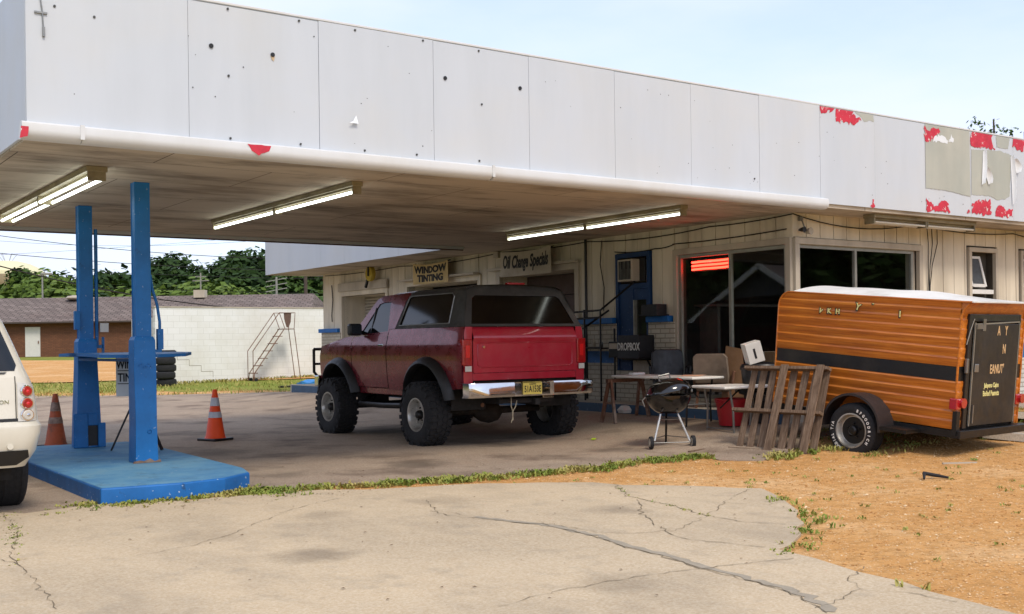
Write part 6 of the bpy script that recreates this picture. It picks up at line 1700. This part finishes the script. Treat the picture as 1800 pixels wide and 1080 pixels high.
MB().cyl((0, 0, -0.3), (0, 0, 6.3), 0.08, 0.06, 8).build('shaft', M['alu'], o); MB().bx(-0.1, 0.7, -0.12, 0.12, 6.2, 6.38).build('lamp_head', M['alu'], o, smooth=0, bevel=0.03)
def wire(a, b, s, r, label):
    mb = MB(); mb.tube(sag(a, b, s, 16), r, 5); tag(mb.build('overhead_wire', M['cable']), label, 'wire', 'overhead wires behind the canopy')
def CP(px_, py_, d):
    """a point d metres out along the direction that passes picture point px_, py_ of the survey"""
    h_ = -(px_-900); yh = 601-0.01327*(px_-900)
    x, y = camxy((px_-900)*d/1950, d); return Vector((x, y, 1.4+(yh-py_)*d/1950))
wire(CP(-150, 392, 60), CP(620, 455, 75), 0.6, 0.02, 'uppermost of the dark wires against the sky')
wire(CP(-150, 430, 60), CP(620, 476, 80), 0.4, 0.02, 'second dark wire down against the sky')
wire(CP(-150, 425, 45), CP(620, 546, 60), 0.9, 0.028, 'thick dark wire crossing low over the hall roof')
wire(CP(-150, 408, 90), CP(620, 405, 90), 1.2, 0.012, 'thin pale wire high above the trees')
wire(CP(-150, 455, 95), CP(620, 400, 95), 0.3, 0.012, 'thin wire rising to the right across the sky')
wire(CP(170, 478, 95), CP(640, 492, 95), 0.1, 0.02, 'wire running level in front of the trees')
wire(CP(170, 505, 95), CP(640, 517, 95), 0.1, 0.016, 'lowest wire in front of the trees')

# ---- trees
def leafmat(name, c1, c2, c3):
    t = NT(name)
    n = t.noise(0.45, 4, 0.6); m = t.noise(6.0, 3, 0.7)
    a = t.ramp(n, [(0.3, lin(c1)), (0.55, lin(c2)), (0.75, lin(c3))])
    a = t.mix(t.ramp(m, [(0.35, 0.5), (0.65, 0.0)]), a, lin(c1))
    t.color(a); t.set(rough=0.7, spec=0.2)
    return t.m
LM = [leafmat('leaf_dark', '#1f3312', '#2f461b', '#3f5623'), leafmat('leaf_mid', '#2e4316', '#445c22', '#5e7430'), leafmat('leaf_light', '#43581c', '#5f7430', '#7f8f42')]
M['bark'] = simple('bark', '#4b3f33', 0.95, var=0.3)
def tree_meshes(seed, H, W, trunk, nclump, nleaf, leaf, lm, low=0.15, shape=1.0, sparse=False):
    rr = random.Random(seed)
    mt = MB(); mt.tube([(0, 0, -0.5), (rr.uniform(-.1, .1), 0, H*0.25), (rr.uniform(-.3, .3), rr.uniform(-.2, .2), H*0.6), (rr.uniform(-.3, .3), 0, H*0.9)], [trunk, trunk*0.8, trunk*0.5, trunk*0.15], 8)
    mc = MB(); cl = [(0, 0, H*0.86, W*0.15), (W*0.1, 0, H*0.8, W*0.16), (-W*0.12, W*0.1, H*0.78, W*0.16)]
    for k in range(nclump):
        for _ in range(40):
            u = rr.uniform(-1, 1); v = rr.uniform(-1, 1); w = rr.uniform(low, 1)
            prof_ = math.sin(PI*min(1, (w-low)/(1-low)*0.82+0.16))**0.7*shape
            if u*u+v*v < prof_**2 and (u*u+v*v > (prof_*0.45)**2 or w > 0.75 or rr.random() < 0.3): break
        cx, cy, cz = u*W/2, v*W/2, w*H*0.95
        s_ = rr.uniform(0.10, 0.20)*W*(0.55 if sparse else 1)
        cl.append((cx, cy, cz, s_))
        if k % 3 == 0: mt.tube([(0, 0, cz*0.55), (cx*0.5, cy*0.5, cz*0.8), (cx, cy, cz)], [trunk*0.3, trunk*0.18, 0.02], 5)
    for cx, cy, cz, s_ in cl:
        for _ in range(int(nleaf*rr.uniform(0.6, 1.3))):
            d = Vector((rr.gauss(0, 1), rr.gauss(0, 1), rr.gauss(0, 0.75)))
            if d.length > 0: d = d.normalized()*(rr.random()**0.45)
            p = Vector((cx, cy, cz))+d*s_
            n_ = (d+Vector((rr.gauss(0, .5), rr.gauss(0, .5), rr.gauss(0.3, .5)))).normalized()
            a_ = n_.cross(Vector((rr.random(), rr.random(), rr.random()+.1))).normalized(); b_ = n_.cross(a_)
            q = leaf*rr.uniform(0.6, 1.3)
            mc.add([p-a_*q, p+b_*q*0.55, p+a_*q, p-b_*q*0.55], [(0, 1, 2, 3)])
    return mt, mc
protos = []
for seed, H, W, lm, nc, nl in ((1, 10, 11, 0, 70, 95), (2, 11.5, 9, 1, 62, 95), (3, 8, 10, 2, 60, 90), (4, 13, 10, 0, 72, 95)):
    o = thing('tree', None, 'tree', (0, 0, -500))
    mt, mc = tree_meshes(seed, H, W, 0.28, nc, nl, 0.36, lm)
    mt.build('trunk', M['bark'], o, smooth=50); mc.build('crown', LM[lm], o, smooth=0, fixn=False)
    protos.append((o, H))
used = set()
def tree(pi, px_, ytop, d, label, wide=1.0, ground=0.9, group='trees beyond the brick hall', rz=None):
    o, H = protos[pi]
    c = o if pi not in used else copy_tree(o)
    used.add(pi)
    p = CP(px_, ytop, d)
    s = (p.z-ground)/H*1.08
    c.location = (p.x, p.y, ground); c.scale = (s*wide, s*wide, s); c.rotation_euler = (0, 0, rz if rz is not None else px_*0.37)
    tag(c, label, 'tree', group)
T = [ # prototype, x, top, distance, label, width
 (0, -40, 500, 125, 'dark tree at the far left edge, beneath the water tower', 1.1),
 (1, 52, 480, 118, 'tall dark tree beside the right flank of the water tower', 1.15),
 (2, 88, 490, 112, 'lighter tree between the lamp pole and the far blue post', 1.1),
 (0, 128, 486, 120, 'dark tree showing left of the farther blue post', 1.2),
 (1, 190, 492, 122, 'small dark tree showing between the two blue posts', 1.2),
 (0, 218, 480, 118, 'dark tree right behind the nearer blue post', 1.2),
 (3, 282, 453, 122, 'highest broad dark tree right of the nearer blue post', 1.25),
 (0, 330, 474, 118, 'dark rounded tree above the hall chimney', 1.2),
 (1, 352, 482, 130, 'thin-topped tree beyond the hall chimney', 0.9),
 (2, 360, 503, 108, 'low lighter green tree just above the hall roof', 1.5),
 (2, 405, 512, 106, 'lowest pale green tree left of the steel bracket pole', 1.3),
 (3, 432, 448, 124, 'tallest dark tree left of the garage fascia', 1.3),
 (0, 475, 455, 122, 'dark tree half hidden by the garage fascia', 1.3),
 (1, 520, 480, 115, 'dark tree under the garage eave left of the wooden pole', 1.4),
 (3, 565, 470, 118, 'dark tree behind the garage corner', 1.3)]
for pi, x_, y_, d_, lb, wd in T: tree(pi, x_, y_, d_, lb, wd)
# understorey that closes the gaps beneath the crowns
k = 0
for x_ in range(-90, 640, 36):
    tree((0, 1, 2)[k % 3], x_, 512+(k*7) % 11, 112+(k*5) % 9, ('leafy bush in the row under the trees, number by place %s the %s' % (('left of', 'behind', 'right of')[k % 3], ('water tower', 'lamp pole', 'far post', 'near post', 'hall chimney', 'bracket pole', 'garage corner')[min(6, k//3)])).replace('number by place ', ''), 2.6, group='understorey beyond the hall', rz=k*1.3); k += 1
# wispy treetop behind the right end of the roof
mt, mc = tree_meshes(21, 12.5, 7.5, 0.25, 85, 20, 0.11, 1, 0.35, 1.15, True)
for (px_, yt, d_, sc_, lb) in ((1752, 206, 58, 1.0, 'wispy treetop showing above the right end of the roof'), (1806, 228, 60, 0.95, 'second wispy treetop at the right picture edge above the roof')):
    p = CP(px_, yt, d_)
    o = thing('tree', lb, 'tree', (p.x, p.y, 0.4), px_*0.1, group='treetops behind the roof')
    o.scale = [(p.z-0.4)/12.5*1.1]*3
    if px_ == 1752: a1 = mt.build('trunk', M['bark'], o, smooth=50); a2 = mc.build('crown', LM[1], o, smooth=0, fixn=False)
    else:
        for a_ in (a1, a2): q = a_.copy(); C.objects.link(q); q.parent = o
# trees added out of view to darken glass reflections; gabled house mirrored in the window
k = 0
for (x, y, s) in ((64, -24, 1.2), (76, -32, 1.3), (88, -26, 1.2), (-33, 41, 1.2), (40, -24, 1.1), (52, -18, 1.2), (-20, 50, 1.1), (-24, 60, 1.2), (-13, 56, 1.0), (-8, 66, 1.2), (-30, 72, 1.3), (-18, 40, 1.0), (-16, 78, 1.4)):
    c = copy_tree(protos[k % 4][0]); c.location = (x, y, 0); c.scale = (1.2*s, 1.2*s, s*0.85); c.rotation_euler = (0, 0, k)
    tag(c, 'unseen dark tree added to darken the reflections in the glass', 'tree', 'unseen trees added for the reflections'); k += 1
hs = thing('gabled_house', 'dark house with white gable trim across the road, mirrored in the shop window', 'house', (-10, 31, -0.6))
MB().bx(-6, 0, -3.5, 3.5, 0.4, 3.0).add([(0, -3.5, 3.0), (0, 3.5, 3.0), (0, 0, 4.9), (-6, -3.5, 3.0), (-6, 3.5, 3.0), (-6, 0, 4.9)], [(0, 1, 2), (3, 5, 4)]).build('wall', simple('house_dark', '#4a4a4c', 0.8), hs, smooth=0)
MB().add([(0.3, -4.0, 2.75), (-6.3, -4.0, 2.75), (-6.3, 0, 5.0), (0.3, 0, 5.0), (-6.3, 4.0, 2.75), (0.3, 4.0, 2.75)], [(0, 1, 2, 3), (3, 2, 4, 5)]).build('roof', M['shingle'], hs, smooth=0)
for s in (-1, 1): MB().bar((0.32, s*4.0, 2.7), (0.32, 0, 4.95), 0.05, 0.22).build('bargeboard', M['white'], hs, smooth=0)

# ---------------------------------------------------------------- weeds, gravel, litter
t = NT('weed_leaf')
n = t.noise(1.7, 5, 0.7)
a = t.ramp(n, [(0.3, lin('#b3a168')), (0.45, lin('#97954f')), (0.58, lin('#6b8035')), (0.75, lin('#b9a670'))])
t.color(a); t.set(rough=0.8, spec=0.1)
M['weed'] = t.m
rr = random.Random(31)
def inpoly(x, y, P):
    c = False
    for i in range(len(P)):
        (x1, y1), (x2, y2) = P[i], P[i-1]
        if (y1 > y) != (y2 > y) and x < (x2-x1)*(y-y1)/(y2-y1)+x1: c = not c
    return c
def blades(mb, x, y, n, spread, h):
    z = gz(x, y)+0.008
    for _ in range(n):
        bx, by = x+rr.gauss(0, spread), y+rr.gauss(0, spread)
        a = rr.uniform(0, 2*PI); l = h*rr.uniform(0.4, 1.2); w = rr.uniform(0.002, 0.005)+h*0.04
        tx_, ty_ = bx+math.cos(a)*l*rr.uniform(0.4, 1.1), by+math.sin(a)*l*rr.uniform(0.4, 1.1)
        nx_, ny_ = -math.sin(a)*w, math.cos(a)*w
        mx_, my_ = (bx*0.5+tx_*0.5), (by*0.5+ty_*0.5)
        mb.add([(bx-nx_, by-ny_, z), (bx+nx_, by+ny_, z), (mx_+nx_*1.3, my_+ny_*1.3, z+l*0.6), (mx_-nx_*1.3, my_-ny_*1.3, z+l*0.6), (tx_, ty_, z+l*0.75)], [(0, 1, 2, 3), (3, 2, 4)])
spec = [(0.16, 0.035, 421), (0.09, 0.045, 420), (0.10, 0.045, 360), (0.02, 0.018, 150), (0.08, 0.04, 150), (0.07, 0.035, 110), (0.10, 0.05, 420), (0.05, 0.02, 110), (0.03, 0.025, 170), (0.14, 0.05, 300), (0.04, 0.05, 120), (0.15, 0.05, 260)]
mb = MB()
for line, (sp, h, dens) in zip(WEEDS, spec):
    for a, b in zip(line, line[1:]):
        a, b = Vector(a), Vector(b); L_ = (b-a).length
        seg = max(1, int(L_/0.12))
        for j in range(seg):
            p = a.lerp(b, (j+rr.random())/seg)
            patch = (1.5 if dens == 421 else 0.7 if dens in (420, 360) else 0.25)+1.4*max(0, math.sin(p.x*4.1+p.y*2.3)*0.5+math.sin(p.x*11+1)*0.35+0.25)
            nb = int(dens*L_/seg*2.6*patch)
            for _ in range(max(1, nb//6)): blades(mb, p.x+rr.gauss(0, sp*0.7), p.y+rr.gauss(0, sp), 6, 0.018, h*rr.uniform(0.6, 1.5))
for k in range(240):
    x = rr.uniform(6, 16); y = rr.uniform(3, 9.0)
    if inpoly(x, y, SLAB+[(5.0, 2.0), (5.0, -6), (-9, -6), (-9, 9.85)]): continue
    blades(mb, x, y, 8, 0.02, 0.03)
for k in range(900):
    x = rr.uniform(10.2, 17); y = rr.uniform(7.7, 9.2)
    if math.sin(x*3)+math.sin(y*7+x) > 0.2: blades(mb, x, y, 5, 0.05, 0.05)
tag(mb.build('weeds', M['weed'], None, smooth=0, fixn=False), 'low weeds and dry grass growing in the pavement joints', 'weeds', kind='stuff')
t = NT('dry_weed')
t.color(t.ramp(t.noise(0.9, 5, 0.7), [(0.3, lin('#b5a06a')), (0.5, lin('#a39a58')), (0.62, lin('#7d8a40')), (0.8, lin('#c2ad78'))]))
t.set(rough=0.9, spec=0.05); M['dry_weed'] = t.m
mb = MB()
for k in range(2400):
    r_ = rr.uniform(-22, -1.5); d_ = rr.choice((rr.uniform(29.3, 31.5), rr.uniform(31, 37.5), rr.uniform(31, 37.5)))
    if r_ > -10 and rr.random() < 0.55: continue
    x, y = camxy(r_, d_)
    if y > 35.9 and x > 11: continue
    blades(mb, x, y, 5, 0.12, 0.13 if rr.random() < 0.3 else 0.07)
for k in range(260): blades(mb, rr.uniform(11.2, 19), 35.9-abs(rr.gauss(0, 0.12)), 5, 0.08, 0.13)
tag(mb.build('grass', M['dry_weed'], None, smooth=0, fixn=False), 'rough grass verge in front of the white block wall', 'grass', kind='stuff')
# gravel on the dirt
t = NT('pebble')
n = t.noise(7, 2, 0.5)
t.color(t.ramp(n, [(0.3, lin('#9c6c3a')), (0.5, lin('#c89a62')), (0.7, lin('#dfc9a4'))])); t.set(rough=0.9, spec=0.2)
mb = MB()
OCT = [(1,0,0),(0,1,0),(-1,0,0),(0,-1,0),(0,0,1),(0,0,-1)]; OF = [(0,1,4),(1,2,4),(2,3,4),(3,0,4),(1,0,5),(2,1,5),(3,2,5),(0,3,5)]
cnt = 0
SP = SLAB+[(5.0, 2.0), (5.0, -6), (-9, -6), (-9, 9.85)]
while cnt < 15000:
    y = 2.5+7.3*rr.random()**1.0; x = rr.uniform(3.5, 16)
    d_ = x*math.sin(YAW)+y*math.cos(YAW); r__ = x*math.cos(YAW)-y*math.sin(YAW)
    if abs(r__/d_) > 0.5 or inpoly(x, y, SP): continue
    s = rr.uniform(0.003, 0.009)*(1.8 if rr.random() < 0.04 else 1)
    a = rr.uniform(0, 6.28); z = gz(x, y)+s*0.3
    mb.add([(x+s*(px_*math.cos(a)*1.3-py_*math.sin(a)), y+s*(px_*math.sin(a)*1.3+py_*math.cos(a)), z+s*pz_*0.7) for px_, py_, pz_ in OCT], OF); cnt += 1
for k in range(170):
    x, y = rr.uniform(6, 15), rr.uniform(3, 9.2)
    if inpoly(x, y, SP): continue
    s = rr.uniform(0.010, 0.026); a = rr.uniform(0, 6.28); z = gz(x, y)
    mb.add([(x+s*(px_*math.cos(a)*1.4-py_*math.sin(a)), y+s*(px_*math.sin(a)*1.4+py_*math.cos(a)), z+s*pz_*0.6) for px_, py_, pz_ in OCT], OF)
tag(mb.build('gravel', t.m, None, smooth=0, fixn=False), 'fine gravel scattered over the orange dirt', 'gravel', kind='stuff')
mb = MB()
for k in range(420):
    x = rr.uniform(1.5, 10); y = rr.uniform(3.5, 12)
    if rr.random() < 0.5: y = 9.6+rr.gauss(0, 0.35)
    a = rr.uniform(0, 6.28); s = rr.uniform(0.006, 0.018); z = gz(x, y)+0.026
    if 2.5 < x < 4.35 and y > 9.85: continue
    mb.add([(x+math.cos(a)*s, y+math.sin(a)*s, z), (x-math.sin(a)*s*0.5, y+math.cos(a)*s*0.5, z+s*0.3), (x-math.cos(a)*s, y-math.sin(a)*s, z+0.001), (x+math.sin(a)*s*0.5, y-math.cos(a)*s*0.5, z+s*0.25)], [(0, 1, 2, 3)])
tag(mb.build('leaf_litter', simple('dry_leaf', '#6d5335', 0.9, var=0.4, scale=3), None, smooth=0, fixn=False), 'dry leaf litter and grit strewn over the concrete', 'litter', kind='stuff')
